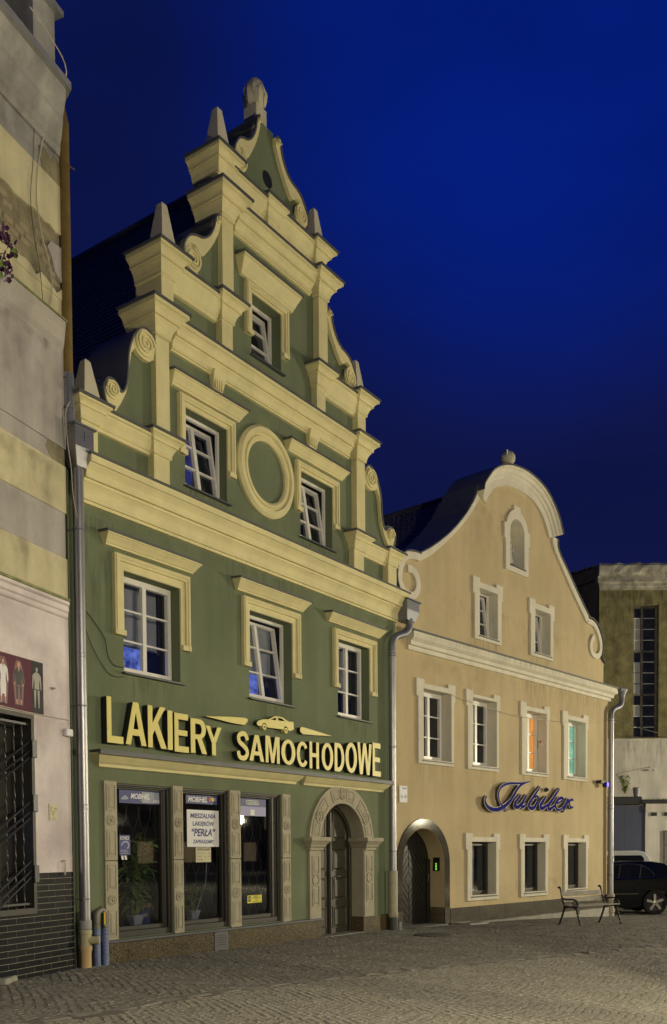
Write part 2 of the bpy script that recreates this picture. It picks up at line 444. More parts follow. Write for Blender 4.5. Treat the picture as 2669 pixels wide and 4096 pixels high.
for i in range(-70, 380):
    for j in range(-200, 200):
        s_ = i * sq + (.5 * sq if j % 2 else 0) + random.uniform(-.01, .01)
        ph = (s_ / 1.2) % 1.0 - .5
        t_ = j * sq + .12 * (1 - 4 * ph * ph) + random.uniform(-.008, .008)
        x = s_ * ED.x + t_ * EN.x - 2.0; y = s_ * ED.y + t_ * EN.y + 3.0
        if not in_view(x, y) or inside_house(x, y): continue
        if y > 24: continue
        d = bord_side(x, y)
        if d > -.16: continue
        slope = -.12 * 8 * ph / 1.2
        put_sett(x, y, sq * .48, sq * .47, pi / 2 - radians(38) - math.atan(slope) + random.uniform(-.1, .1), 1, .005, .0075)
# slabs along the border
k = 0
for (x0, y0), (x1, y1) in zip(BORD, BORD[1:]):
    ln = sqrt((x1 - x0) ** 2 + (y1 - y0) ** 2); n = max(1, int(ln / .36))
    for q in range(n):
        t = (q + .5) / n; cx_, cy_ = x0 + (x1 - x0) * t, y0 + (y1 - y0) * t
        if in_view(cx_, cy_): put_sett(cx_, cy_, ln / n * .49, .11, atan2(y1 - y0, x1 - x0), 2, .005, .011)
stones.sort(key=lambda s: s[0])
def sett_geo(pts, h, ox=0, oy=0, oz=0):
    cx_ = sum(p[0] for p in pts) / 4; cy_ = sum(p[1] for p in pts) / 4; z = gz(cx_, cy_) - oz
    tx, ty = random.uniform(-.02, .02), random.uniform(-.02, .02)
    v = [(p[0] - ox, -(p[1] - oy), z - .03) for p in pts]
    for f, dz in ((.97, -.010), (.80, 0.0)):
        for p in pts:
            x_, y_ = cx_ + (p[0] - cx_) * f, cy_ + (p[1] - cy_) * f
            v.append((x_ - ox, -(y_ - oy), z - .012 + h + dz + (x_ - cx_) * tx * 6 + (y_ - cy_) * ty * 6))
    f = [(0, 1, 5, 4), (1, 2, 6, 5), (2, 3, 7, 6), (3, 0, 4, 7), (4, 5, 9, 8), (5, 6, 10, 9), (6, 7, 11, 10), (7, 4, 8, 11), (8, 9, 10, 11)]
    return v, f
bulk = {0: MB(), 1: MB(), 2: MB()}
names = {0: ('cobblestone', 'sett'), 1: ('cobblestone', 'sett_fine'), 2: ('border_stone', 'slab')}
near = 0
for d, pts, h, kd in stones:
    big = kd == 0 or kd == 2
    if (kd == 2 and near < 300) or (kd == 0 and near < 240 and pts[0][1] < 12.5):
        near += 1
        cx_ = sum(p[0] for p in pts) / 4; cy_ = sum(p[1] for p in pts) / 4
        v, f = sett_geo(pts, h, cx_, cy_, 0); mb = MB(); mb.add(v, f)
        o = mb.build(names[kd][0], names[kd][1], None, parent=ground); o.location = (cx_, cy_, 0)
    else:
        v, f = sett_geo(pts, h); bulk[kd].add(v, f)
bulk[0].build('pavement_setts', 'sett', None, parent=ground, kind='stuff')
bulk[1].build('square_setts', 'sett_fine', None, parent=ground, kind='stuff')
if bulk[2].v: bulk[2].build('border_setts', 'slab', None, parent=ground, kind='stuff')

# ================================================================= GREEN HOUSE
H = Thing('gabled_house', 'tall green house with cream stepped gable, obelisks and volutes in the middle', 'house', G, (0, 0, 0))
BK = -.45
M['cream_top'] = M['cream']
def hood_windows():
    return [(1.06, 2.32, 4.57, 6.13), (4.12, 5.42, 4.57, 6.15), (7.0, 8.22, 4.57, 6.17)]
holes = [[(a, c), (b, c), (b, d), (a, d)] for a, b, c, d in hood_windows()]
shop_open = [(.84, 2.06, .36, 2.80), (2.30, 3.50, .36, 2.80), (3.80, 5.02, .36, 2.80)]
holes += [[(a, c), (b, c), (b, d), (a, d)] for a, b, c, d in shop_open]
wb_ = MB(); wb_.prism([(0, -.3), (6.27, -.3), (6.27, 1.9)] + arc(7.09, 1.90, .82, pi, 0, 18)[1:] + [(7.91, -.3), (9.36, -.3), (9.36, 7.5), (0, 7.5)], BK, 0, holes)
# attic storey with two windows, upper storey with one
wb_.prism([(1.72, 7.5), (7.9, 7.5), (7.9, 10.38), (1.72, 10.38)], BK, -.001,
          [[(2.50, 7.92), (3.56, 7.92), (3.56, 9.2), (2.50, 9.2)], [(5.74, 7.94), (6.84, 7.94), (6.84, 9.2), (5.74, 9.2)]])
wb_.prism([(3.36, 10.38), (6.52, 10.38), (6.52, 13.12), (3.36, 13.12)], BK, -.001,
          [[(4.28, 10.84), (5.16, 10.84), (5.16, 11.94), (4.28, 11.94)]])
wb_.box(.16, 1.72, BK, -.002, 7.5, 8.3).box(7.9, 9.2, BK, -.002, 7.5, 8.3)
wb_.box(1.87, 3.36, BK, -.002, 10.38, 11.3).box(6.52, 7.92, BK, -.002, 10.38, 11.3)
wb_.box(3.28, 6.41, BK, -.002, 13.12, 13.6)
wb_.build('wall', 'green', H)
# top gable body with round opening
body = [(3.9, 13.6), (3.88, 14.1), (3.98, 14.34), (4.2, 14.46), (4.33, 14.68), (4.40, 14.98), (4.40, 15.13), (4.92, 15.13), (4.94, 14.92), (5.12, 14.72), (5.42, 14.5), (5.68, 14.38), (5.82, 14.2), (5.84, 13.9), (5.8, 13.6)]
MB().prism(body, BK, .045, [arc(4.74, 14.20, .15, 0, 2 * pi - .35, 17)]).build('gable_top', 'green', H)
MB().lathe((4.74, -.3, 14.2), [(.149, 0), (.149, .33)], 18, 'o').build('round_opening', 'black', H)  # black disc stands in for the shade inside the hole

# --- mouldings
def prof(z0, z1, pmax, kind=0):
    """cornice profile from wall to nose"""
    h = z1 - z0
    if kind == 0: ks = [(.06, 0), (.16, .0), (.16, .07), (.26, .075), (.26, .22), (.28, .27), (.34, .34), (.44, .41), (.52, .45), (.52, .50), (.66, .505), (.66, .60), (.70, .68), (.82, .76), (.90, .80), (.92, .82), (1.0, .825), (1.0, 1)]
    elif kind == 1: ks = [(.10, 0), (.16, 0), (.16, .15), (.24, .2), (.45, .36), (.62, .48), (.66, .52), (.66, .62), (.75, .68), (.95, .84), (1, .88), (1, 1)]
    else: ks = [(.2, 0), (.3, .02), (.34, .16), (.42, .2), (.6, .45), (.85, .72), (.9, .80), (1, .82), (1, 1)]
    return [(p * pmax, z0 + h * z) for p, z in ks]
def cornice(th, u0, u1, z0, z1, pm, kind=0, l=0, r=0, ob=-.02, name='cornice', m='cream', flash=True, ov=.03):
    o = MB().mould(u0, u1, prof(z0, z1, pm, kind), ob, l, r).build(name, m, th)
    if flash:
        MB().rings([[(u0 - pm * l - ov, ob, z1 + .035), (u1 + pm * r + ov, ob, z1 + .035), (u1 + pm * r + ov, ob, z1 + .003), (u0 - pm * l - ov, ob, z1 + .003)],
                    [(u0 - pm * l - ov, pm + ov, z1 + .022), (u1 + pm * r + ov, pm + ov, z1 + .022), (u1 + pm * r + ov, pm + ov, z1 - .010), (u0 - pm * l - ov, pm + ov, z1 - .010)]]).build('flashing', 'metal_dark', th, parent=o)
    return o
cornice(H, .17, 9.40, 6.94, 7.56, .35, 0, 0, 0)
def pier(u0, u1, z0, z1, capz, cap, out=.14, ob=BK, name='pier', base=True):
    """pier with a moulded capital and flashing; the capital spreads by `cap`"""
    mb = MB(); prf = [(out, z0)]
    if base: prf = [(out + .05, z0), (out + .05, z0 + .05), (out + .0, z0 + .09)]
    prf += [(out, capz), (out + .03, capz + .01), (out + .03, capz + .06)]
    h = z1 - capz - .06
    for p, q in ((.06, .08), (.12, .2), (.28, .36), (.36, .40), (.36, .46), (.52, .465), (.52, .56), (.60, .66), (.80, .76), (.88, .78), (.88, .80), (1, .81), (1, 1)):
        prf.append((out + .03 + (cap - out - .03) * p, capz + .06 + h * q))
    rings = [[(u0 - (p - out), ob, z), (u1 + (p - out), ob, z), (u1 + (p - out), p, z), (u0 - (p - out), p, z)] for p, z in prf]
    o = mb.rings(rings).build(name, 'cream', H)
    w = cap - out + .03
    MB().rings([[(u0 - w, ob - .02, z1 + .045), (u1 + w, ob - .02, z1 + .045), (u1 + w, ob - .02, z1 + .003), (u0 - w, ob - .02, z1 + .003)],
                [(u0 - w, cap + .03, z1 + .028), (u1 + w, cap + .03, z1 + .028), (u1 + w, cap + .03, z1 - .010), (u0 - w, cap + .03, z1 - .010)]]).build('flashing', 'metal_dark', H, parent=o)
    return o
# level A parapet
cornice(H, .5, 1.62, 8.08, 8.37, .22, 2); cornice(H, 7.85, 8.84, 8.08, 8.37, .22, 2)
pier(.17, .48, 7.56, 8.40, 8.10, .30); pier(1.64, 1.99, 7.56, 8.42, 8.10, .32, ob=-.05)
pier(7.45, 7.82, 7.56, 8.42, 8.10, .32, ob=-.05); pier(8.82, 9.18, 7.56, 8.42, 8.10, .30)
# tall pilasters
MB().box(1.71, 2.01, BK, .14, 8.40, 10.02).build('pilaster', 'cream', H)
MB().box(7.56, 7.88, BK, .14, 8.40, 10.02).build('pilaster', 'cream', H)
# second cornice
cornice(H, 2.16, 7.42, 9.98, 10.40, .27, 0)
pier(1.71, 2.01, 10.0, 10.46, 10.02, .38, base=False, name='capital'); pier(7.56, 7.88, 10.0, 10.46, 10.02, .38, base=False, name='capital')
for u in (3.12, 5.93):   # fluted brackets
    mb = MB(); mb.rings([[(u + w, 0, z), (u + .33 - w, 0, z), (u + .33 - w, p, z), (u + w, p, z)] for z, p, w in ((9.72, .03, .06), (9.75, .06, .05), (9.9, .09, .02), (10.02, .13, 0), (10.06, .15, 0))])
    b = mb.build('bracket', 'cream', H)
    fl = MB()
    for i in range(4): fl.box(u + .06 + i * .055, u + .088 + i * .055, .05, .105, 9.77, 9.97)
    fl.build('fluting', 'cream', H, parent=b)
# level B parapet
cornice(H, 2.16, 3.26, 10.92, 11.30, .24, 2); cornice(H, 6.5, 7.6, 10.92, 11.30, .24, 2)
pier(1.86, 2.13, 10.46, 11.42, 11.02, .36); pier(3.32, 3.60, 10.42, 11.36, 10.98, .34, ob=-.05)
pier(6.14, 6.43, 10.42, 11.33, 10.98, .34, ob=-.05); pier(7.62, 7.92, 10.46, 11.37, 11.0, .36)
MB().box(3.35, 3.64, BK, .14, 11.36, 12.80).build('pilaster', 'cream', H)
MB().box(6.22, 6.52, BK, .14, 11.33, 12.80).build('pilaster', 'cream', H)
cornice(H, 3.78, 6.08, 12.72, 13.12, .26, 0)
pier(3.35, 3.64, 12.74, 13.19, 12.76, .38, base=False, name='capital'); pier(6.22, 6.52, 12.74, 13.17, 12.76, .38, base=False, name='capital')
# level C parapet
cornice(H, 3.6, 4.6, 13.36, 13.66, .24, 2); cornice(H, 4.98, 6.1, 13.36, 13.66, .24, 2)
pier(3.27, 3.55, 13.17, 13.80, 13.42, .34); pier(4.63, 4.93, 13.14, 13.72, 13.38, .30, ob=-.05); pier(6.12, 6.40, 13.17, 13.70, 13.38, .34)

# --- obelisks
def obelisk(u, off, z0, w=.17, h=.82):
    MB().rings([[(u - r, off - r, z), (u + r, off - r, z), (u + r, off + r, z), (u - r, off + r, z)] for r, z in ((w * 1.12, z0), (w * 1.12, z0 + .05), (w, z0 + .06), (w * .34, z0 + h - .03), (w * .2, z0 + h))]).build('obelisk', 'cream_pale', H)
for u, z, w, h in ((.40, 8.42, .16, .68), (9.02, 8.42, .16, .62), (2.05, 11.44, .175, .86), (7.76, 11.40, .16, .78), (3.43, 13.82, .175, .86), (6.28, 13.73, .165, .80)): obelisk(u, -.02, z, w, h)

# --- volutes
def curl(mb, cu, cz, r, o0, turns=2.2, flip=1, th0=0):
    mb.prism(arc(cu, cz, r, 0, 2 * pi * .97, 26), o0, o0 + .03)
    n = 40; pts = []
    for i in range(n + 1):
        t = i / n; a = th0 + flip * t * turns * 2 * pi; rr = r * (.93 * (1 - t) + .12 * t)
        pts.append((cu + rr * cos(a), cz + rr * sin(a)))
    ribbon_prism(mb, pts, [r * (.20 - .08 * i / n) for i in range(n + 1)], o0 + .028, o0 + .062)
def cover(th, path, thick=.03, front=.145, back=-.85, name='metal_capping'):
    le, ri = ribbon(path, thick * 2)
    n = len(path); rings = []
    mid = [((a[0] + b[0]) / 2, (a[1] + b[1]) / 2) for a, b in zip(le, ri)]
    for i in range(n):
        out_ = le[i]
        rings.append([(path[i][0], front, path[i][1]), (out_[0], front, out_[1]), (out_[0], back, out_[1]), (path[i][0], back, path[i][1])])
    return MB().rings(rings).build(name, 'metal_dark', th, smooth=True)
def volute_A(f, flip):
    out = [(0.85, 8.46), (0.70, 8.53), (0.64, 8.68), (0.65, 8.82), (0.72, 8.91), (0.81, 8.92), (0.89, 8.87), (0.97, 8.80), (1.04, 8.85), (1.1, 8.99), (1.13, 9.21), (1.15, 9.47), (1.22, 9.7), (1.31, 9.86), (1.42, 9.97), (1.54, 10.0), (1.63, 9.95), (1.70, 9.84)]
    inn = [(1.69, 9.6), (1.58, 9.52), (1.46, 9.52), (1.35, 9.56), (1.28, 9.62), (1.2, 9.50), (1.16, 9.29), (1.13, 9.03), (1.08, 8.84), (0.97, 8.64)]
    o2 = smooth_path(out, 3)
    mb = MB(); mb.prism([f(*p) for p in o2 + inn], .04, .12)
    curl(mb, *f(1.485, 9.76), .20 , .12, flip=flip, th0=0 if flip > 0 else pi); curl(mb, *f(.785, 8.77), .135, .12, flip=-flip, th0=pi if flip > 0 else 0)
    v = mb.build('volute', 'cream', H, smooth=False)
    MB().prism([f(*p) for p in [(1.73, 8.36)] + [(.86, 8.36)] + out[0:1] + inn[::-1] + [(1.70, 9.84), (1.73, 9.8)]], BK, .03).build('gable_panel', 'green', H)
    MB().prism([f(*p) for p in o2 + [(1.73, 9.8), (1.73, 8.4)]], BK, .0).build('volute_core', 'green', H, parent=v)
    path = [f(*p) for p in o2]
    cover(H, path if flip > 0 else path, thick=.03 if flip > 0 else -.03)
volute_A(lambda u, z: (u, z), 1)
volute_A(lambda u, z: (7.9 + (1.70 - u) * 1.16, z + .03), -1)
def volute_B(ui, uo, z0, z1, flip):
    f = lambda x, y: (ui + (uo - ui) * x, z0 + (z1 - z0) * y)
    out = [(.0, 1.0), (.06, 1.04), (.13, 1.0), (.17, .92), (.22, .80), (.33, .67), (.48, .585), (.64, .555), (.80, .50), (.93, .39), (.99, .26), (.97, .12), (.88, .0)]
    inn = [(.60, .02), (.62, .2), (.68, .34), (.80, .40), (.66, .42), (.52, .335), (.44, .37), (.30, .50), (.17, .64), (.07, .78), (.01, .9)]
    o2 = smooth_path(out, 3)
    mb = MB(); mb.prism([f(*p) for p in o2 + inn], .04, .12)
    w = abs(uo - ui); curl(mb, *f(.76, .20), .20 * w * .98, .12, flip=-flip, th0=pi / 2)
    curl(mb, *f(.075, .95), .06 * w, .12, flip=flip, turns=1.2)
    v = mb.build('volute', 'cream', H)
    MB().prism([f(*p) for p in o2 + [(.5, -.04), (-.02, -.04), (-.02, .95)]], BK, .035).build('volute_core', 'green', H, parent=v)
    cover(H, [f(*p) for p in o2], thick=.03 * flip)
volute_B(3.34, 2.36, 11.36, 12.70, 1); volute_B(6.53, 7.60, 11.34, 12.66, -1)
volute_B(4.46, 3.68, 13.68, 15.08, 1); volute_B(4.90, 5.90, 13.74, 15.03, -1)
# pedestal and stone bud
pz = 15.10
pd = MB().box(4.46, 4.83, -.34, .03, pz, pz + .06).box(4.49, 4.80, -.31, .00, pz + .06, pz + .38).build('pedestal', 'cream_pale', H, bevel=.012)
bud = MB(); cu_, co_ = 4.645, -.155; z0 = pz + .38
bud.lathe((cu_, co_, z0), [(.15, -.01), (.185, .05), (.21, .14), (.215, .26), (.20, .38), (.15, .50), (.07, .58), (.0, .60)], 16)
for ring, (zc, rr, hh, n) in enumerate(((.02, .17, .36, 6), (.20, .215, .40, 6))):
    for i in range(n):
        a = 2 * pi * (i + .5 * (ring % 2)) / n; ca, sa = cos(a), sin(a); da = .50
        pts = []
        for k, (t, wd, ro) in enumerate(((0, .55, .0), (.3, 1, .018), (.6, .85, .022), (.85, .4, .014), (1, .04, -.02))):
            zz = zc + hh * t
            R_ = .188 + .03 * sin(min(1, zz / .28) * pi / 2) - max(0, zz - .28) ** 1.6 * 1.25
            for sg in (-1, 0, 1):
                aa = a + sg * da * wd * .9; r2 = R_ + ro + (.018 if sg == 0 else -.006); pts.append((cu_ + r2 * cos(aa), co_ + r2 * sin(aa), z0 + zz))
        bud.add(pts, [(k * 3 + q, k * 3 + q + 1, k * 3 + q + 4, k * 3 + q + 3) for k in range(4) for q in range(2)])
bud.v = [(cu_ + (p[0] - cu_) * .92, co_ + (p[1] - co_) * .92, z0 + (p[2] - z0) * .95) for p in bud.v]
bud.build('finial_bud', 'cream_pale', H, smooth=True)

# --- ring moulding
def ring(th, cu, cz, R0, R1, m='cream'):
    n = 48; pr = [(R0, .0), (R0 + .0, .05), (R0 + .04, .085), (R0 + .09, .085), (R0 + .10, .05), (R0 + .13, .05), (R0 + .15, .10), (R1 - .05, .10), (R1, .05), (R1, 0)]
    rings = [[(cu + r * cos(2 * pi * k / n), o, cz + r * sin(2 * pi * k / n)) for r, o in pr] for k in range(n)]
    mb = MB(); vs = [p for r in rings for p in r]; m_ = len(pr)
    mb.add(vs, [(i * m_ + j, i * m_ + (j + 1) % m_, ((i + 1) % n) * m_ + (j + 1) % m_, ((i + 1) % n) * m_ + j) for i in range(n) for j in range(m_)])
    return mb.build('ring_moulding', m, th, smooth=True)
ring(H, 4.64, 8.80, .55, .83)

# --- window surrounds and hoods
def surround(u0, u1, z0, z1, i0, i1, iz, foot):
    mb = MB()
    poly = [(u0, z0), (i0 - .0, z0), (i0, iz), (i1, iz), (i1, z0), (u1, z0), (u1, z1), (u0, z1)]
    mb.prism(poly, -.01, .035)
    s = .05; mb.prism([(u0 + 0, z0), (u0 + .11, z0), (u0 + .11, z1 - .11), (u1 - .11, z1 - .11), (u1 - .11, z0), (u1, z0), (u1, z1), (u0, z1)], .03, .075)
    mb.prism([(u0 + .02, z0 + .0), (u0 + .07, z0), (u0 + .07, z1 - .07), (u1 - .07, z1 - .07), (u1 - .07, z0), (u1 - .02, z0), (u1 - .02, z1 - .02), (u0 + .02, z1 - .02)], .07, .092)
    mb.box(u0 - .005, i0, .02, .085, z0, z0 + .09); mb.box(i1, u1 + .005, .02, .085, z0, z0 + .09)
    return mb.build('window_surround', 'cream', H, bevel=.008)
def hood(u0, u1, z0, z1, pm=.2):
    return cornice(H, u0 + pm * .55, u1 - pm * .55, z0, z1, pm, 2, .55, .55, name='window_hood', ob=0, ov=.025)
M['curtain_blue'] = mat('blue_lit_curtain', (.20, .27, .74), .9, vscale=5, emit=(.05, .10, .62), estr=.62, var=.4, dark=(.018, .03, .16), emask=True)
M['curtain_dim'] = mat('dim_blue_curtain', (.05, .06, .24), .9, vscale=4, emit=(.03, .05, .30), estr=.45, var=.3, dark=(.010, .012, .05), emask=True)
for i, (a, b, c, d) in enumerate(hood_windows()):
    window(H, a, b, c, d, rec=.20, tilt=(0, 8, 0)[i], blind=(.64, .60, .60)[i] if i != 1 else .62, curtain_panel=('curtain_blue', 'curtain_blue', 'curtain_dim')[i], fw_=.06)
surround(.84, 2.52, 5.10, 6.36, 1.06, 2.32, 6.13, 0); hood(.60, 2.68, 6.43, 6.60)
surround(3.91, 5.64, 5.10, 6.37, 4.12, 5.42, 6.15, 0); hood(3.68, 5.82, 6.43, 6.62)
surround(6.80, 8.45, 5.12, 6.34, 7.00, 8.22, 6.15, 0); hood(6.54, 8.66, 6.43, 6.60)
for a, b, c, d in ((2.50, 3.56, 7.92, 9.2), (5.74, 6.84, 7.94, 9.2)):
    window(H, a, b, c, d, rec=.17, tilt=9, blind=0, curtain_panel='curtain_dim' if a < 3 else None)
surround(2.32, 3.74, 8.38, 9.38, 2.50, 3.56, 9.2, 0); hood(2.08, 3.94, 9.43, 9.62)
surround(5.55, 7.02, 8.38, 9.36, 5.74, 6.84, 9.2, 0); hood(5.22, 7.22, 9.43, 9.61)
window(H, 4.28, 5.16, 10.84, 11.94, rec=.22, tilt=9, cols=1, rows=3)
surround(4.08, 5.34, 11.14, 12.08, 4.28, 5.16, 11.94, 0)
hood(3.86, 5.56, 12.10, 12.40, .22)

# --- shelf cornice over the shop
def shelf(u0, u1):
    o = MB().mould(u0 + .1, u1 - .1, [(.03, 3.02), (.05, 3.03), (.06, 3.07), (.10, 3.10), (.17, 3.17), (.2, 3.20), (.2, 3.235)], 0, .8, .8).build('shelf_cornice', 'cream', H)
    MB().box(u0 - .08, u1 + .06, 0, .25, 3.24, 3.272).box(u0 - .08, u1 + .06, .235, .25, 3.20, 3.239).build('flashing', 'metal_dark', H, parent=o)
shelf(.42, 5.52); shelf(5.66, 8.78)

# --- granite plinth
pl = MB().box(.52, 3.02, 0, .06, -.15, .30).build('plinth_slab', 'granite_brown', H, bevel=.006)
MB().box(3.40, 6.27, 0, .06, -.15, .30).build('plinth_slab', 'granite_brown', H, bevel=.006)
MB().box(.50, 3.02, 0, .10, .302, .345).box(3.022, 6.30, 0, .10, .302, .345).build('plinth_cap', 'metal_dark', H, bevel=.005)
MB().box(7.93, 9.34, 0, .035, -.3, .27).box(7.89, 7.93, -.33, .035, -.3, .27).build('plinth_slab', 'granite_brown', H)
vg = MB().box(3.024, 3.396, 0, .068, -.12, .298).build('vent_grille', 'metal_dark', H, bevel=.006)
vh = MB()
for i in range(6):
    for j in range(5): vh.lathe((3.10 + i * .042, .0675, .06 + j * .042), [(.011, -.01), (.011, .0025)], 8, 'o')
vh.build('vent_holes', 'black', H, parent=vg)
MB().box(0, .5, -.01, .012, -.1, .32).build('plinth_slab', 'granite_dark', H)

# --- shop pilasters with rosettes
def shop_pilaster(u0, u1, z1=2.82, z0=.345):
    zm = (z0 + z1) / 2 - .0
    for k, (a, b) in enumerate(((z0, zm - .006), (zm + .006, z1))):
        mb = MB(); mb.box(u0, u1, -.1, .045, a, b)
        p = mb.build('shop_pilaster', 'stone', H, bevel=.006)
        c = (u0 + u1) / 2; w = (u1 - u0) * .36; h = b - a
        zc = a + h * .505
        for s_, e_ in ((a + .05, zc - .15), (zc + .15, b - .05)):
            q = MB()
            # raised frame with a sunk slanting field
            q.prism([(c - w, s_), (c + w, s_), (c + w, e_), (c - w, e_)], .044, .058, [[(c - w + .018, s_ + .018), (c + w - .018, s_ + .018), (c + w - .018, e_ - .018), (c - w + .018, e_ - .018)]])
            q.rings([[(c - w + .03, .045, s_ + .03), (c + w - .03, .045, s_ + .03), (c + w - .03, .045, e_ - .03), (c - w + .03, .045, e_ - .03)], [(c - w + .055, .064, s_ + .07), (c + w - .055, .064, s_ + .07), (c + w - .055, .064, e_ - .07), (c - w + .055, .064, e_ - .07)]])
            q.build('raised_panel', 'stone', H, parent=p)
        R_ = w * .98
        ro = MB()
        ro.prism(arc(c, zc, R_, 0, 2 * pi * .96, 22), .044, .060, [arc(c, zc, R_ * .82, 0, 2 * pi * .96, 22)])
        ro.lathe((c, .045, zc), [(R_ * .2, 0), (R_ * .16, .024), (.001, .028)], 10, 'o')
        for i in range(8):
            a_ = 2 * pi * i / 8; ca, sa = cos(a_), sin(a_)
            pts = []
            for t, wd, o in ((.22, .05, .05), (.5, .17, .062), (.72, .2, .06), (.8, .06, .048)):
                for sg in (-1, 1): pts.append((c + R_ * (t * ca - sg * wd * sa), o, zc + R_ * (t * sa + sg * wd * ca)))
            ro.add(pts, [(0, 1, 3, 2), (2, 3, 5, 4), (4, 5, 7, 6)])
        ro.build('rosette', 'stone', H, parent=p)
for a, b in ((.58, .835), (2.065, 2.30), (3.50, 3.79), (5.025, 5.28)): shop_pilaster(a, b)
# --- shop windows
for i, (a, b, c, d) in enumerate(shop_open):
    fr = MB(); o0, o1 = -.20, -.03
    fr.box(a, b, o0, o1 + .02, d - .035, d - .002).box(a, b, o0, o1, d - .06, d - .035).box(a, b, o0, o1 + .0, c + .001, c + .10)
    fr.box(a, a + .05, o0, o1, c, d - .06)
    fr.box(b - .06, b, o0, o1, c + .1, d - .06)
    w = fr.build('shop_window', 'dark_frame', H, bevel=.006)
    inner = MB(); a2, b2 = a + .05, b - .06
    if i == 2: b2 = b - .20; inner.box(b2, b - .06, -.18, -.06, c + .1, d - .06)
    if i == 0: b2 = b - .12; inner.box(b2, b - .06, -.18, -.07, c + .1, d - .06)
    inner.box(a2, b2, -.17, -.08, c + .10, c + .17).box(a2, b2, -.17, -.08, d - .085, d - .06).box(a2, a2 + .03, -.17, -.08, c + .17, d - .085).box(b2 - .03, b2, -.17, -.08, c + .17, d - .085)
    inner.build('window_frame', 'dark_frame', H, parent=w, bevel=.005)
    MB().box(a2 + .03, b2 - .03, -.135, -.130, c + .17, d - .085).build('pane', 'glass_dark', H, parent=w)
    rm = MB(); room(rm, a + .02, b - .02, c + .05, d - .02, -1.7, -.21); rm.build('display_space', 'room', H, parent=w)
    # diamond security mesh behind the pane
    g = MB(); n = 4; p_ = (b2 - a2) / n; zz0, zz1 = c + .17, d - .085
    rows_ = int((zz1 - zz0) / (p_ * 1.25)); ph = (zz1 - zz0) / rows_
    for k in range(n + 1):
        for sgn in (1, -1):
            pts = []
            for r in range(rows_ * 4 + 1):
                t = r / 4; x = a2 + k * p_ + sgn * p_ * .5 * (.5 - .5 * cos(pi * (t % 2))) * 1.0
                pts.append((min(max(x, a2), b2), -.24 + .004 * sgn, zz0 + t * ph))
            g.tube(pts, .0028, 4)
    g.build('security_mesh', 'metal_dark', H, parent=w)
# --- arched portal
CU = 7.09; SZ = 1.86
def archband(r0, r1, o0, o1, a0=0, a1=pi, n=28, cz=SZ + .04):
    mb = MB(); rings = []
    for i in range(n + 1):
        a = a0 + (a1 - a0) * i / n; ca, sa = cos(a), sin(a)
        rings.append([(CU + r0 * ca, o0, cz + r0 * sa), (CU + r0 * ca, o1, cz + r0 * sa), (CU + r1 * ca, o1, cz + r1 * sa), (CU + r1 * ca, o0, cz + r1 * sa)])
    return mb.rings(rings)
ar = archband(.82, 1.20, -.02, .055).box(5.89, 6.27, -.02, .055, .345, 1.86).box(7.91, 8.29, -.02, .055, .27, 1.86)
por = ar.build('portal_arch', 'stone', H)
tr = MB()
def pol(r, a, cz=SZ + .04): return (CU + r * cos(a), cz + r * sin(a))
for k in range(6):
    cs = (k + .5) * pi / 6
    if k in (0, 1, 2, 3, 4, 5):
        a0, a1 = k * pi / 6 + .10, (k + 1) * pi / 6 - .10
        if k in (2,): a1 -= .04
        if k in (3,): a0 += .04
        o_ = [pol(1.14, a0 + (a1 - a0) * t / 5) for t in range(6)] + [pol(.88, a1 + (a0 - a1) * t / 5) for t in range(6)]
        i_ = [pol(1.11, a0 + .03 + (a1 - a0 - .06) * t / 5) for t in range(6)] + [pol(.91, a1 - .03 + (a0 - a1 + .06) * t / 5) for t in range(6)]
        i2 = [pol(1.06, a0 + .08 + (a1 - a0 - .16) * t / 5) for t in range(6)] + [pol(.96, a1 - .08 + (a0 - a1 + .16) * t / 5) for t in range(6)]
        tr = MB(); tr.prism(o_, .054, .070, [i_]); tr.rings([[(p[0], .056, p[1]) for p in i_], [(p[0], .078, p[1]) for p in i2]]); tr.build('arch_panel', 'stone', H, parent=por)
for a in (pi / 2, pi / 6 * 1.0 + .02, pi - pi / 6 - .02):
    ro = MB(); c_, z_ = pol(1.01, a); ro.prism(arc(c_, z_, .13, 0, 2 * pi * .96, 22), .055, .082, [arc(c_, z_, .108, 0, 2 * pi * .96, 22)])
    ro.prism(arc(c_, z_, .109, 0, 2 * pi * .96, 18), .055, .064)
    for i in range(6):
        b_ = a + i * pi / 3; ro.prism([(c_ + .02 * cos(b_), z_ + .02 * sin(b_)), (c_ + .06 * cos(b_ - .35), z_ + .06 * sin(b_ - .35)), (c_ + .095 * cos(b_), z_ + .095 * sin(b_)), (c_ + .06 * cos(b_ + .35), z_ + .06 * sin(b_ + .35))], .06, .078)
    ro.build('rosette', 'stone', H, parent=por)
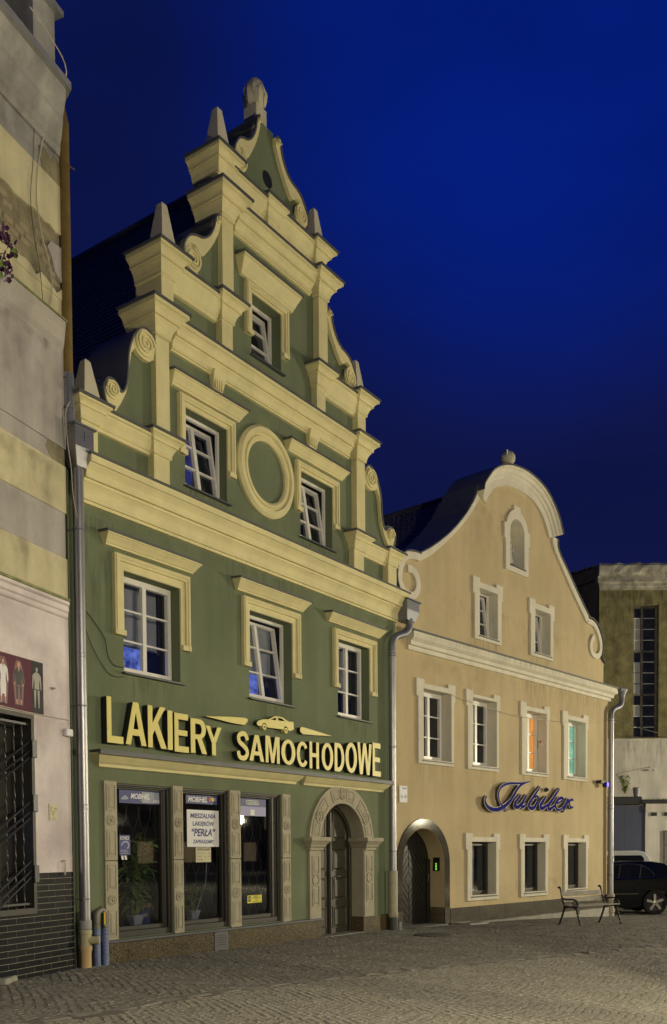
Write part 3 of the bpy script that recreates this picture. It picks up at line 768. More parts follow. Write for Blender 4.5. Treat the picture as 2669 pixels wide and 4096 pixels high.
for cx_ in (6.08, 8.10):
    for s_, e_ in ((.60, 1.02), (1.24, 1.62)):
        ro = MB(); ro.prism([(cx_ - .12, s_), (cx_ + .12, s_), (cx_ + .12, e_), (cx_ - .12, e_)], .054, .070, [[(cx_ - .10, s_ + .02), (cx_ + .10, s_ + .02), (cx_ + .10, e_ - .02), (cx_ - .10, e_ - .02)]])
        ro.rings([[(cx_ - .085, .055, s_ + .035), (cx_ + .085, .055, s_ + .035), (cx_ + .085, .055, e_ - .035), (cx_ - .085, .055, e_ - .035)], [(cx_ - .05, .072, s_ + .08), (cx_ + .05, .072, s_ + .08), (cx_ + .05, .072, e_ - .08), (cx_ - .05, .072, e_ - .08)]]); ro.build('raised_panel', 'stone', H, parent=por)
    ro = MB(); ro.prism(arc(cx_, 1.13, .115, 0, 2 * pi * .96, 20), .055, .075, [arc(cx_, 1.13, .095, 0, 2 * pi * .96, 20)]); ro.prism(arc(cx_, 1.13, .085, 0, 2 * pi * .96, 16), .055, .066)
    ro.build('rosette', 'stone', H, parent=por)
ip = [(.07, 1.72), (.09, 1.73), (.10, 1.78), (.13, 1.80), (.15, 1.85), (.18, 1.88), (.19, 1.90), (.22, 1.92), (.22, 1.995)]
def impost(a, b): MB().rings([[(a - (p - .055) * .9, -.30, z), (b + (p - .055) * .9, -.30, z), (b + (p - .055) * .9, p, z), (a - (p - .055) * .9, p, z)] for p, z in ip]).build('impost', 'stone', H)
impost(5.89, 6.27); impost(7.94, 8.29)
# reveal lining
lin = MB(); n = 24; rg = []
for i in range(n + 1):
    a = pi * i / n; rg.append([(CU + .815 * cos(a), -.33, 1.9 + .815 * sin(a)), (CU + .815 * cos(a), .05, 1.9 + .815 * sin(a)), (CU + .835 * cos(a), .05, 1.9 + .835 * sin(a)), (CU + .835 * cos(a), -.33, 1.9 + .835 * sin(a))])
lin.rings(rg); lin.box(7.895, 7.925, -.33, .03, .27, 1.9).box(6.25, 6.285, -.33, .03, .27, 1.9)
lin.build('door_reveal', 'stone', H)
# double door
dr = MB(); arch_poly = [(6.27, -.12), (7.91, -.12)] + arc(7.09, 1.9, .82, 0, pi, 22)
dr.prism(arch_poly, -.44, -.34)
door = dr.build('double_door', 'dark_wood', H, label='dark brown panelled double door with arched top')
fr = MB(); rg = []
for i in range(n + 1):
    a = pi * i / n; rg.append([(CU + .73 * cos(a), -.34, 1.9 + .73 * sin(a)), (CU + .73 * cos(a), -.28, 1.9 + .73 * sin(a)), (CU + .815 * cos(a), -.28, 1.9 + .815 * sin(a)), (CU + .815 * cos(a), -.34, 1.9 + .815 * sin(a))])
fr.rings(rg); fr.box(7.82, 7.905, -.34, -.28, -.1, 1.9).box(6.275, 6.36, -.34, -.28, -.1, 1.9)
fr.box(7.05, 7.13, -.34, -.285, -.08, 2.6).box(7.065, 7.115, -.285, -.262, -.08, 2.62)
fr.build('door_frame', 'dark_wood', H, parent=door, bevel=.005)
leafclip = [(6.36, .0), (7.82, .0)] + arc(7.09, 1.9, .70, 0, pi, 16)
for a, b in ((6.42, 6.98), (7.22, 7.76)):
    for c, d in ((.06, .52), (.66, 1.16), (1.28, 1.78), (1.92, 2.66)):
        po = clip([(a, c), (b, c), (b, d), (a, d)], leafclip)
        if not po: continue
        mx_, mz_ = sum(p[0] for p in po) / len(po), sum(p[1] for p in po) / len(po)
        def sh(k): return [(mx_ + (p[0] - mx_) * k, mz_ + (p[1] - mz_) * k) for p in po]
        mb = MB(); r0, r1, r2, r3 = sh(1.0), sh(.93), sh(.86), sh(.72)
        mb.rings([[(p[0], -.34, p[1]) for p in r0], [(p[0], -.318, p[1]) for p in r0], [(p[0], -.318, p[1]) for p in r1], [(p[0], -.336, p[1]) for p in r2], [(p[0], -.336, p[1]) for p in sh(.82)], [(p[0], -.315, p[1]) for p in r3]])
        mb.build('door_panel', 'dark_wood', H, parent=door)
MB().box(7.20, 7.235, -.262, -.25, 1.02, 1.22).tube([(7.217, -.26, 1.17), (7.217, -.20, 1.17), (7.34, -.20, 1.165)], .012, 8).build('handle', 'metal_dark', H, parent=door)
MB().box(6.29, 7.89, -.34, .05, -.18, -.055).build('threshold', 'slab', H)

# --- roof with courses of beaver-tail tiles
def tile_roof(th, ur, zr, ue0, ue1, ze, o0, o1, cs=.17, tw=.19, both=False):
    """one mesh per slope: overlapping round-ended tiles"""
    rf = MB()
    rf.prism([(ue0, ze), (ur, zr), (ue1, ze), (ue1, ze - .2), (ur, zr - .25), (ue0, ze - .2)], o1, o0)
    r = rf.build('roof', 'tile_roof', th)
    tl = MB()
    for ue, sg in ((ue0, -1), (ue1, 1)):
        if sg == 1 and not both: continue
        dx, dz = ue - ur, ze - zr; ln = sqrt(dx * dx + dz * dz); dx /= ln; dz /= ln; nx, nz = -dz * sg, dx * sg
        if nz < 0: nx, nz = -nx, -nz
        n = int(ln / cs)
        for i in range(n):
            t0 = i * cs; k = 0; o = o1 + (.5 * tw if i % 2 else 0)
            while o < o0 - tw * .4:
                j = random.uniform(-.003, .006)
                def P_(t, oo, h): return (ur + dx * t + nx * h, oo, zr + dz * t + nz * h)
                tl.add([P_(t0, o + .005, .004), P_(t0, o + tw - .005, .004), P_(t0 + cs * .9, o + tw - .005, .022 + j), P_(t0 + cs * 1.16, o + tw * .72, .026 + j), P_(t0 + cs * 1.24, o + tw * .5, .027 + j), P_(t0 + cs * 1.16, o + tw * .28, .026 + j), P_(t0 + cs * .9, o + .005, .022 + j),
                        P_(t0 + cs * 1.24, o + tw * .5, .002), P_(t0 + cs * .9, o + tw - .005, .0), P_(t0 + cs * .9, o + .005, .0)],
                       [(0, 1, 2, 3, 4, 5, 6), (6, 5, 4, 7, 9), (2, 3, 4, 7, 8)])
                o += tw
    tl.build('roof_tile', 'tile_roof', th, parent=r, kind='stuff')
    rd = MB().tube([(ur, o1, zr + .02), (ur, o0, zr + .02)], .09, 8).build('ridge_cap', 'tile_roof', th, parent=r)
tile_roof(H, 4.79, 14.66, -.05, 9.4, 7.55, -.46, -9.0)
MB().box(.05, 9.3, -9.0, -.46, 7.2, 7.54).build('attic_floor', 'green', H)
MB().box(.02, 9.34, -9.0, -8.7, -.3, 7.5).box(9.1, 9.34, -8.7, -.46, -.3, 7.2).box(.02, .2, -8.7, -.46, -.3, 7.2).build('side_wall', 'green', H)
MB().prism([(0, 7.5), (9.36, 7.5), (4.79, 14.4)], -9.02, -8.9).build('rear_gable', 'green', H)
# ================================================================= YELLOW HOUSE
K = Thing('curved_gable_house', 'ochre yellow house with white trim and rounded gable, right of the green house', 'house', Y, (0, 0, 0))
upw = [(1.00, 2.18, 3.90, 5.58), (3.12, 4.28, 3.90, 5.62), (5.82, 6.94, 3.90, 5.58), (8.20, 9.34, 3.90, 5.57)]
grw = [(3.07, 4.24, .55, 1.94), (5.70, 6.88, .54, 1.94), (8.20, 9.38, .54, 1.94)]
atw = [(3.44, 4.33, 7.25, 8.45), (6.27, 7.16, 7.25, 8.45)]
R4 = lambda a, b, c, d: [(a, c), (b, c), (b, d), (a, d)]
wy = MB()
wy.prism([(-.25, -.6), (.20, -.6), (.20, 1.40)] + arc(1.05, 1.40, .85, pi, 0, 18)[1:] + [(1.90, -.6), (10.95, -.6), (10.95, 6.84), (-.25, 6.84)], -.5, 0, [R4(*w) for w in upw + grw])
gout = [(10.62, 6.84), (10.64, 7.55), (10.45, 7.72), (10.52, 7.95), (10.50, 8.2), (10.38, 8.45), (10.15, 8.66), (9.8, 8.78), (9.50, 8.80), (8.90, 9.25), (8.31, 9.74), (7.62, 10.29), (7.40, 10.72), (7.28, 11.17), (6.95, 11.5), (6.53, 11.75), (6.01, 11.89), (5.4, 11.94), (4.73, 11.86), (4.26, 11.72), (3.85, 11.5), (3.54, 11.22), (3.34, 10.95), (3.1, 10.41), (2.59, 9.91), (2.02, 9.42), (1.31, 8.94), (.86, 8.70), (.49, 8.68), (.2, 8.59), (.06, 8.36), (-.01, 7.96), (.12, 7.67), (.02, 7.5), (.0, 6.84)]
nich = [(4.95, 9.36), (5.69, 9.36), (5.69, 10.27)] + arc(5.32, 10.27, .37, 0, pi, 12)[1:]
wy.prism(gout, -.4, -.001, [R4(*w) for w in atw] + [nich])
wy.build('wall', 'yellow', K)
# cornice between the storeys
c = MB().mould(.42, 11.0, [(.06, 6.40), (.06, 6.50), (.13, 6.51), (.13, 6.60), (.15, 6.61), (.22, 6.66), (.22, 6.80), (.24, 6.81)], -.02, 0, 1).build('cornice', 'ywhite', K)
MB().rings([[(.36, -.1, 6.90), (11.3, -.1, 6.90), (11.3, -.1, 6.84), (.36, -.1, 6.84)], [(.36, .28, 6.835), (11.3, .28, 6.835), (11.3, .28, 6.80), (.36, .28, 6.80)]]).build('flashing', 'metal_dark', K, parent=c)
# gable edging
so = smooth_path([(.86, 8.70), (1.31, 8.94), (2.02, 9.42), (2.59, 9.91), (3.05, 10.40), (3.32, 10.80)], 4)
si = smooth_path([(.82, 8.51), (1.31, 8.76), (2.02, 9.28), (2.67, 9.83), (3.12, 10.28), (3.45, 10.70)], 4)
gl = MB(); gl.prism(so + si[::-1], -.01, .06).build('gable_edging', 'ywhite', K); gl = MB()
ro_ = smooth_path([(7.56, 10.66), (7.62, 10.33), (8.31, 9.76), (8.9, 9.27), (9.52, 8.80)], 4); ri_ = smooth_path([(7.28, 10.66), (7.36, 10.36), (7.96, 9.80), (8.66, 9.2), (9.42, 8.60)], 4)
gl.prism(ro_ + ri_[::-1], -.01, .06).build('gable_edging', 'ywhite', K)
def scroll(c_, z_, r, a0, a1, w0, w1, mb, o=.06):
    n = 30; pts = []; ws = []
    for i in range(n + 1):
        t = i / n; a = a0 + (a1 - a0) * t; rr = r[0] + (r[1] - r[0]) * t; pts.append((c_ + rr * cos(a), z_ + rr * sin(a) * 1.28)); ws.append(w0 + (w1 - w0) * t)
    ribbon_prism(mb, pts, ws, -.01, o)
lsc = smooth_path([(.92, 8.62), (.62, 8.60), (.34, 8.52), (.17, 8.28), (.10, 7.98), (.2, 7.78), (.42, 7.66), (.68, 7.70), (.82, 7.90), (.78, 8.12), (.62, 8.26), (.42, 8.25)], 4)
gl = MB(); ribbon_prism(gl, lsc, .17, -.01, .062); gl.build('scroll', 'ywhite', K); gl = MB()
rsc = smooth_path([(9.50, 8.66), (9.85, 8.64), (10.10, 8.50), (10.32, 8.22), (10.36, 7.94), (10.22, 7.74), (9.97, 7.68), (9.76, 7.76), (9.70, 7.96), (9.78, 8.16), (9.90, 8.26)], 4)
ribbon_prism(gl, rsc, .16, -.01, .062)
gl.build('scroll', 'ywhite', K)
# stepped moulding round the crown
top_o = smooth_path([(3.36, 10.84), (3.40, 11.00), (3.60, 11.24), (3.85, 11.48), (4.26, 11.70), (4.73, 11.85), (5.4, 11.92), (6.01, 11.87), (6.53, 11.73), (6.95, 11.48), (7.28, 11.15), (7.52, 10.74)], 4)
cx0, cz0 = 5.36, 9.9
def inset(p, d):
    L_ = sqrt((p[0] - cx0) ** 2 + (p[1] - cz0) ** 2); return (p[0] - (p[0] - cx0) / L_ * d, p[1] - (p[1] - cz0) / L_ * d)
cr = MB()
cr.rings([[(*[inset(p, .46)[0]], -.01, inset(p, .46)[1]), (inset(p, .46)[0], .06, inset(p, .46)[1]), (inset(p, .27)[0], .06, inset(p, .27)[1]), (inset(p, .25)[0], .10, inset(p, .25)[1]), (inset(p, .17)[0], .11, inset(p, .17)[1]), (inset(p, .15)[0], .16, inset(p, .15)[1]), (inset(p, .07)[0], .19, inset(p, .07)[1]), (inset(p, .05)[0], .24, inset(p, .05)[1]), (p[0], .25, p[1]), (p[0], -.01, p[1])] for p in top_o])
cr.build('crown_moulding', 'ywhite', K)
cover(K, top_o, thick=.035, front=.28, back=-.95)
cover(K, [(2.95, 10.28), (3.12, 10.50), (3.32, 10.82), (3.38, 10.98)], thick=.045, front=.07, back=-1.0)
cover(K, so, thick=.03, front=.09, back=-1.1); cover(K, smooth_path([(.92, 8.70), (.62, 8.69), (.34, 8.62), (.1, 8.40), (.0, 8.0), (.1, 7.72)], 3), thick=-.03, front=.09, back=-.9)
cover(K, ro_, thick=.03, front=.09, back=-.8); cover(K, smooth_path([(9.50, 8.78), (9.85, 8.76), (10.17, 8.60), (10.42, 8.27), (10.46, 7.94), (10.40, 7.72), (10.62, 7.55)], 3), thick=.03, front=.09, back=-.7)
# eared window surrounds
def eared(u0, u1, z0, z1, a, b, c, d, o=.06):
    e = .07
    poly = [(u0 + e, z0), (u1 - e, z0), (u1 - e, z1 - .42), (u1, z1 - .42), (u1, z1), (u1 - .32, z1), (u1 - .32, z1 - .10), (u0 + .32, z1 - .10), (u0 + .32, z1), (u0, z1), (u0, z1 - .42), (u0 + e, z1 - .42)]
    MB().prism(poly, -.01, o, [[(a, c), (b, c), (b, d), (a, d)]]).build('window_surround', 'ywhite', K, bevel=.006)
def reveal(a, b, c, d, dep=.24, back=0, m='ywhite'):
    mb = MB(); t = .012
    mb.box(a, a + t, -dep, .058, c, d).box(b - t, b, -dep, .058, c, d).box(a + t, b - t, -dep, .058, d - t, d).build('reveal', m, K)
M['curtain_orange'] = mat('orange_lit_blind', (.80, .34, .05), .9, vscale=3, emit=(.85, .26, .03), estr=.72, var=.25, dark=(.62, .25, .05), emask=True)
M['curtain_green'] = mat('green_lit_wall', (.36, .70, .46), .9, vscale=2.2, emit=(.16, .52, .30), estr=.62, var=.3, dark=(.12, .34, .20), emask=True)
for i, ((a, b, c, d), (u0, u1)) in enumerate(zip(upw, ((.73, 2.35), (2.83, 4.44), (5.49, 7.12), (7.88, 9.52)))):
    eared(u0, u1, 3.78, 5.79, a, b, c, d); reveal(a, b, c, d)
    window(K, a + .012, b - .012, c, d - .012, rec=.24, cols=2, rows=3, curtain_panel=(None, None, 'curtain_orange', 'curtain_green')[i], sill='metal_dark', fw_=.07, cw=.09, coff=(.6, .6, .10, .10)[i])
MB().box(6.55, 6.68, -.352, -.348, 3.95, 5.5).build('light_strip', 'curtain_green', K)
for (a, b, c, d), (u0, u1) in zip(grw, ((2.80, 4.44), (5.45, 7.09), (7.95, 9.58))):
    eared(u0, u1, .41, 2.15, a, b, c, d); reveal(a, b, c, d)
    w = window(K, a + .012, b - .012, c, d - .012, rec=.20, cols=1, rows=1, sill='metal_dark', fm='dark_frame', fw_=.05, curtain_panel='blind', coff=.42)  # pale panel behind the glass stands in for grey reflections in the panes
for (a, b, c, d), (u0, u1) in zip(atw, ((3.15, 4.58), (5.97, 7.38))):
    eared(u0, u1, 7.12, 8.69, a, b, c, d); reveal(a, b, c, d, .22)
    window(K, a + .012, b - .012, c, d - .012, rec=.22, cols=1, rows=3, tilt=7, sill='metal_dark', fw_=.05)
# arched niche
npo = [(4.63, 9.20), (5.93 - .02, 9.20), (5.91, 10.02), (5.98, 10.02), (5.98, 10.42), (5.88, 10.42)] + arc(5.32, 10.33, .56, .18, pi / 2 - .30, 6) + [(5.49, 10.98), (5.15, 10.98)] + arc(5.32, 10.33, .56, pi / 2 + .30, pi - .18, 6) + [(4.66, 10.42), (4.66, 10.02), (4.73, 10.02), (4.73, 9.20)]
npo[0] = (4.73, 9.20); npo = npo[:-1]
MB().prism(npo, -.01, .06, [nich]).build('niche_surround', 'ywhite', K, bevel=.005)
nic2 = [(5.32 + (p[0] - 5.32) * .982, 10.0 + (p[1] - 10.0) * .99) for p in nich]
nb = MB(); nb.prism(nic2, -.41, -.398); rgs = [[(p[0], o, p[1]) for p in nic2] for o in (-.405, .055)]
m_ = len(nic2); vs = [p for r in rgs for p in r]; nb.add(vs, [(j, (j + 1) % m_, (j + 1) % m_ + m_, j + m_) for j in range(m_)])
nb.build('niche', 'ywhite', K)
window(K, 4.98, 5.66, 9.44, 10.16, rec=.32, cols=1, rows=1, sill=False, fw_=.04)
MB().box(4.93, 5.74, -.35, .09, 9.335, 9.36).build('niche_sill', 'metal_dark', K)
# granite door surround
dm = MB(); rg = []
for i in range(29):
    a = pi * i / 28; ca, sa = cos(a), sin(a)
    rg.append([(1.05 + .85 * ca, -.02, 1.40 + .85 * sa), (1.05 + .85 * ca, .035, 1.40 + .85 * sa), (1.05 + 1.07 * ca, .035, 1.40 + 1.07 * sa), (1.05 + 1.07 * ca, -.02, 1.40 + 1.07 * sa)])
dm.rings(rg).box(-.02, .20, -.02, .035, .30, 1.40).box(1.90, 2.12, -.02, .035, .30, 1.40).build('granite_surround', 'granite_jamb', K, bevel=.004)
MB().box(-.02, .20, -.45, .036, -.35, .30).box(1.90, 2.12, -.45, .036, -.35, .30).build('plinth_slab', 'granite_dark', K)
rv = MB(); rg = []
for i in range(25):
    a = pi * i / 24; ca, sa = cos(a), sin(a); rg.append([(1.05 + .84 * ca, -.46, 1.4 + .84 * sa), (1.05 + .84 * ca, .02, 1.4 + .84 * sa), (1.05 + .86 * ca, .02, 1.4 + .86 * sa), (1.05 + .86 * ca, -.46, 1.4 + .86 * sa)])
rv.rings(rg).box(1.888, 1.91, -.46, .02, .30, 1.4).box(.19, .212, -.46, .02, .3, 1.4).build('door_reveal', 'yellow', K)
dclip = [(.21, -.12), (1.89, -.12)] + arc(1.05, 1.4, .84, 0, pi, 20)
M['door_dark'] = mat('nearly_black_painted_boards', (.018, .017, .016), .35, var=.25, vscale=5, bump=.06, spec=.2)
dd = MB(); dd.prism(dclip, -.50, -.45); door2 = dd.build('boarded_door', 'door_dark', K, label='black door of boards laid in a lozenge pattern')
dcu, dcz = 1.02, 1.01; bl = [(.26, -.06), (1.74, -.06), (1.74, 1.6), (1.62, 1.95), (1.35, 2.15), (1.05, 2.22), (.72, 2.14), (.45, 1.92), (.26, 1.55)]
half = [([(.26, -.5), (dcu, -.5), (dcu, 3), (.26, 3)]), ([(dcu, -.5), (1.74, -.5), (1.74, 3), (dcu, 3)])]
sl = 1.0
for hi, sx in ((0, -1), (1, 1)):
    for qz in (1, -1):
        for k in range(14):
            t0, t1 = k * .155 + .006, (k + 1) * .155 - .006
            # board between the lines |du|*1.0+|dz| = t0..t1 in this quadrant
            P4 = [(dcu + sx * t0 / 1.0, dcz), (dcu + sx * t1 / 1.0, dcz), (dcu, dcz + qz * t1 * 1.22), (dcu, dcz + qz * t0 * 1.22)]
            po = clip(P4, half[hi]);
            if not po: continue
            # clipper must be ccw: build the convex door outline
            po = clip(po, bl)
            if len(po) < 3: continue
            mx_, mz_ = sum(p[0] for p in po) / len(po), sum(p[1] for p in po) / len(po)
            mb = MB(); mb.prism(po, -.452, -.436)
            pi_ = [(mx_ + (p[0] - mx_) * .93, mz_ + (p[1] - mz_) * .93) for p in po]
            mb.prism(pi_, -.437, -.428); mb.build('board', 'door_dark', K, parent=door2)
MB().box(.21, .26, -.46, -.40, -.1, 1.5).box(1.74, 1.888, -.46, -.40, -.1, 1.5).box(.26, 1.74, -.452, -.42, -.12, -.06).build('door_frame', 'door_dark', K, parent=door2)
MB().box(1.78, 1.81, -.40, -.385, .95, 1.12).tube([(1.795, -.39, 1.08), (1.795, -.34, 1.08), (1.70, -.34, 1.08)], .011, 8).build('handle', 'metal_dark', K, parent=door2)
MB().box(.2, 1.9, -.45, .12, -.28, -.10).build('threshold', 'slab', K)
# granite plinth slabs
us = [2.122, 3.4, 4.7, 6.0, 7.3, 8.6, 9.9, 10.98]
for a, b in zip(us, us[1:]): MB().box(a + .003, b - .003, 0, .045, -.30, .265).build('plinth_slab', 'granite_dark', K, bevel=.003)
ks = [2.9, 4.3, 5.7, 7.1, 8.5, 9.9, 10.95]
M['kerb'] = mat('pale_granite_kerb', (.33, .32, .28), .8, var=.2, vscale=6, bump=.25)
for a, b in zip(ks, ks[1:]):
    MB().rings([[(a + .004, .0, -.6), (b - .004, 0, -.6), (b - .004, .16, -.6), (a + .004, .16, -.6)], [(a + .004, 0, -.135), (b - .004, 0, -.12), (b - .004, .15, -.12), (a + .004, .15, -.135)]]).build('kerb_stone', 'kerb', K)
tile_roof(K, 5.37, 11.78, -.2, 10.8, 6.88, -.41, -9.0)
MB().box(-.2, 10.9, -9.0, -8.7, -.6, 6.84).box(-.2, 0, -8.7, -.5, -.6, 6.84).rings([[(10.9, -.5, z), (9.5, -2.3, z), (8.9, -8.9, z), (8.7, -8.9, z), (9.3, -2.2, z), (10.7, -.5, z)] for z in (-.6, 6.84)]).build('side_wall', 'yellow', K)
MB().prism([(-.1, 6.84), (10.7, 6.84), (5.37, 11.6)], -9.0, -8.85).build('rear_gable', 'yellow', K)
# ball finial on the crown
b = MB(); n = 14
b.lathe((5.12, -.12, 11.86), [(.14, 0), (.11, .08), (.10, .22)], 12)
b.lathe((5.12, -.12, 12.25), [(.20 * sin(pi * i / n) + .001, -.20 * cos(pi * i / n)) for i in range(n + 1)], 20)
b.build('ball_finial', 'cream_pale', K, smooth=True)
MB().tube([(4.86, .0, 12.24), (4.80, .05, 12.27), (4.77, .07, 12.33)], .02, 6).tube([(4.86, .0, 12.24), (4.78, .06, 12.22)], .018, 6).build('broken_ornament', 'white', K)

# ================================================================= LEFT HOUSE
def ls(z): return 1.7 + (z - 1.7) * .976
M['l_yellow'] = mat('worn_pale_yellow_band', (.62, .56, .36), .85, var=.2, vscale=1.3, bump=.5, bscale=30, streak=.2)
M['l_grey'] = mat('grey_beige_plaster', (.43, .395, .375), .85, var=.2, vscale=1.2, bump=.5, bscale=30, streak=.2)
M['l_grey2'] = mat('faded_grey_plaster', (.36, .35, .34), .9, var=.35, vscale=1.6, bump=.7, bscale=22, streak=.35)
M['l_pink'] = mat('patchy_pink_plaster', (.80, .73, .75), .85, var=.12, vscale=.75, bump=.4, bscale=35, dark=(.40, .335, .355))
M['l_rough'] = mat('bare_mortar_and_brick', (.22, .19, .12), .95, var=.5, vscale=3.5, bump=1.0, bscale=14, dark=(.12, .11, .075))
M['brick'] = mat('pale_old_brick', (.30, .25, .17), .9, var=.25, vscale=6, bump=.5)
M['black_tile'] = mat('black_glazed_tile', (.012, .013, .017), .4, var=.35, vscale=2.0, spec=.08)
M['grout'] = mat('pale_grout', (.30, .29, .24), .9, var=.1)
M['grey_cap'] = mat('grey_cap_metal', (.38, .38, .39), .45, metal=.5, var=.15)
Q = Thing('striped_corner_house', 'weathered house with yellow and grey plaster bands and black tiled base, at the left edge', 'house', L, (0, 0, 0))
UL = -6.0
# body: lower storey with the door opening, then the painted bands
lw = MB(); lw.prism([(UL, -.3), (0, -.3), (0, ls(5.30)), (UL, ls(5.30))], -.5, 0, [R4(-2.5, -.83, .87, 3.62)]); lw.build('lower_wall', 'l_pink', Q)
bands = [(5.30, 5.47, 'l_grey', -.02, 'ledge_base'), (5.47, 6.09, 'l_yellow', .012, 'plaster_band'), (6.09, 6.76, 'l_grey', .0, 'plaster_band'), (6.76, 7.45, 'l_yellow', .012, 'plaster_band'), (7.45, 7.70, 'l_grey', .004, 'plaster_band'), (7.70, 9.28, 'l_grey', .022, 'plaster_band'),
         (9.28, 9.9, 'l_yellow', .0, 'plaster_band'), (9.9, 10.84, 'l_rough', -.02, 'bare_wall'), (10.84, 11.50, 'l_yellow', .012, 'plaster_band'), (11.50, 12.1, 'l_grey2', .006, 'plaster_band'), (12.1, 12.8, 'l_grey2', -.02, 'cornice_base')]
for a, b, m, o, nm in bands:
    MB().box(UL, -.03 if o < .01 else -.012, -.5, o, ls(a) + .001, ls(b) - .001).build(nm, m, Q)
def ragged(a, b, z, amp, n, seed):
    r = random.Random(seed); return [(a + (b - a) * i / n, z + r.uniform(-amp, amp)) for i in range(n + 1)]
# plaster remains with broken edges round the bare wall
top = ragged(-3.0, -.03, ls(9.98), .07, 26, 3); MB().prism([(-3.0, ls(9.86))] + [(-.03, ls(9.86))] + top[::-1], -.02, .014).build('broken_plaster', 'l_yellow', Q)
lo = ragged(-3.0, -.03, ls(10.80), .03, 24, 5); MB().prism([(-3.0, ls(10.86)), *lo, (-.03, ls(10.86))], -.02, .014).build('broken_plaster', 'l_yellow', Q)
MB().prism([(-.03, ls(10.62)), (-.27, ls(10.58)), (-.34, ls(10.47)), (-.25, ls(10.36)), (-.18, ls(10.2)), (-.03, ls(10.12))], -.02, .016).build('broken_plaster', 'l_grey', Q)
MB().prism([(-.03, ls(11.5)), (-.42, ls(11.5)), (-.47, ls(11.62)), (-.50, ls(11.78)), (-.36, ls(11.84)), (-.22, ls(11.76)), (-.16, ls(11.88)), (-.03, ls(11.82))], .004, .010).build('bare_patch', 'l_rough', Q)
MB().prism([(-.03, ls(7.70)), (-.40, ls(7.70)), (-.46, ls(7.60)), (-.38, ls(7.5)), (-.30, ls(7.45)), (-.03, ls(7.44))], .0, .008).build('bare_patch', 'l_rough', Q)
rb = random.Random(4)
for r in range(7):
    for k in range(7):
        if rb.random() < .45: continue
        u = -1.55 + k * .22 + (.11 if r % 2 else 0); z = ls(10.02 + r * .10)
        if u > -.2: continue
        o = MB().box(u, u + .19, -.03, -.012 + rb.uniform(0, .012), z, z + .078).build('brick', 'brick', Q, bevel=.01)
# mouldings
MB().rings([[(UL, -.02, z), (-.02, -.02, z), (-.02 - p * .85, p, z), (UL, p, z)] for p, z in ((.03, ls(5.20)), (.05, ls(5.22)), (.05, ls(5.27)), (.08, ls(5.29)), (.08, ls(5.36)), (.12, ls(5.38)), (.12, ls(5.42)))]).build('string_course', 'l_pink', Q)
M['moss'] = mat('mossy_flashing', (.25, .27, .13), .9, var=.4, vscale=6, bump=.5)
MB().box(UL, -.14, -.02, .15, ls(5.42), ls(5.455)).build('mossy_ledge', 'moss', Q)
MB().rings([[(UL, -.02, z), (-.02, -.02, z), (-.02 - p * .95, p, z), (UL, p, z)] for p, z in ((.02, ls(9.06)), (.03, ls(9.12)), (.10, ls(9.18)), (.17, ls(9.30)), (.20, ls(9.34)), (.20, ls(9.42)))]).build('string_course', 'l_grey', Q)
MB().rings([[(UL, -.02, z), (.03, -.02, z), (-.20, p, z), (UL, p, z)] for p, z in ((.23, ls(9.42)), (.23, ls(9.44)))]).build('mossy_ledge', 'moss', Q)
MB().rings([[(UL, -.02, z), (-.02, -.02, z), (-.04 - p * .80, p, z), (UL, p, z)] for p, z in ((.05, ls(11.90)), (.09, ls(11.95)), (.09, ls(12.02)), (.15, ls(12.08)), (.2, ls(12.2)), (.22, ls(12.24)), (.22, ls(12.30)), (.33, ls(12.42)), (.36, ls(12.5)), (.36, ls(12.58)))]).build('eaves_cornice', 'l_grey2', Q)
gut = MB().rings([[(UL, -.1, z), (.06, -.1, z), (-.30, p, z), (UL, p, z)] for p, z in ((.43, ls(12.56)), (.43, ls(12.66)), (.41, ls(12.67)))]).build('cap_flashing', 'grey_cap', Q)
MB().tube([(UL, .30, ls(12.72)), (-.36, .30, ls(12.72))], .022, 6).build('lightning_rod', 'grey_cap', Q)
# attic block set back above the cornice
MB().box(-.47, .0, -1.6, -.06, ls(12.62), ls(14.2)).build('chimney_block', 'l_grey2', Q)
MB().box(-.56, .10, -1.7, .03, ls(14.02), ls(14.10)).build('chimney_cap', 'grey_cap', Q)
M['slate_dark'] = mat('dark_slate_slope', (.10, .10, .12), .7, var=.25, vscale=2)
MB().rings([[(UL, -.16, ls(12.62)), (-.475, -.16, ls(12.62)), (-.475, -3, ls(16.6)), (UL, -3, ls(16.6))], [(UL, -.5, ls(12.4)), (-.475, -.5, ls(12.4)), (-.475, -3.3, ls(16.3)), (UL, -3.3, ls(16.3))]]).build('roof', 'slate_dark', Q)
# tiled base
tl = Thing
MB().box(-.83, -.0, 0, .012, -.2, 1.43).box(UL, -.832, 0, .012, -.2, .86).build('grout', 'grout', Q)
tile_me = None; TW, TH, J = .352, .0795, .007
row = 0; z = 1.43
def add_tile(u0, u1, z0, z1):
    jt = random.uniform(-.0015, .0015)
    MB().rings([[(u0, .010, z0), (u1, .010, z0), (u1, .010, z1), (u0, .010, z1)], [(u0, .0145, z0), (u1, .0145, z0), (u1, .0145, z1), (u0, .0145, z1)], [(u0 + .003, .016 + jt * .4, z0 + .003), (u1 - .003, .016 + jt * .4, z0 + .003), (u1 - .003, .016 - jt * .4, z1 - .003), (u0 + .003, .016 - jt * .4, z1 - .003)]]).build('tile', 'black_tile', Q)
while z > -.1:
    z1 = z; z0 = z - TH; left = -.83 if z0 > .84 else -2.6
    u1 = -.004; first = (.205, .06 , .205, .06)[row % 4] if z0 > .84 else (.175 if row % 2 else .352)
    w = first
    while u1 > left + .02:
        u0 = max(left + .004, u1 - w); add_tile(u0, u1, z0, z1); u1 = u0 - J; w = TW
    z -= TH + J; row += 1
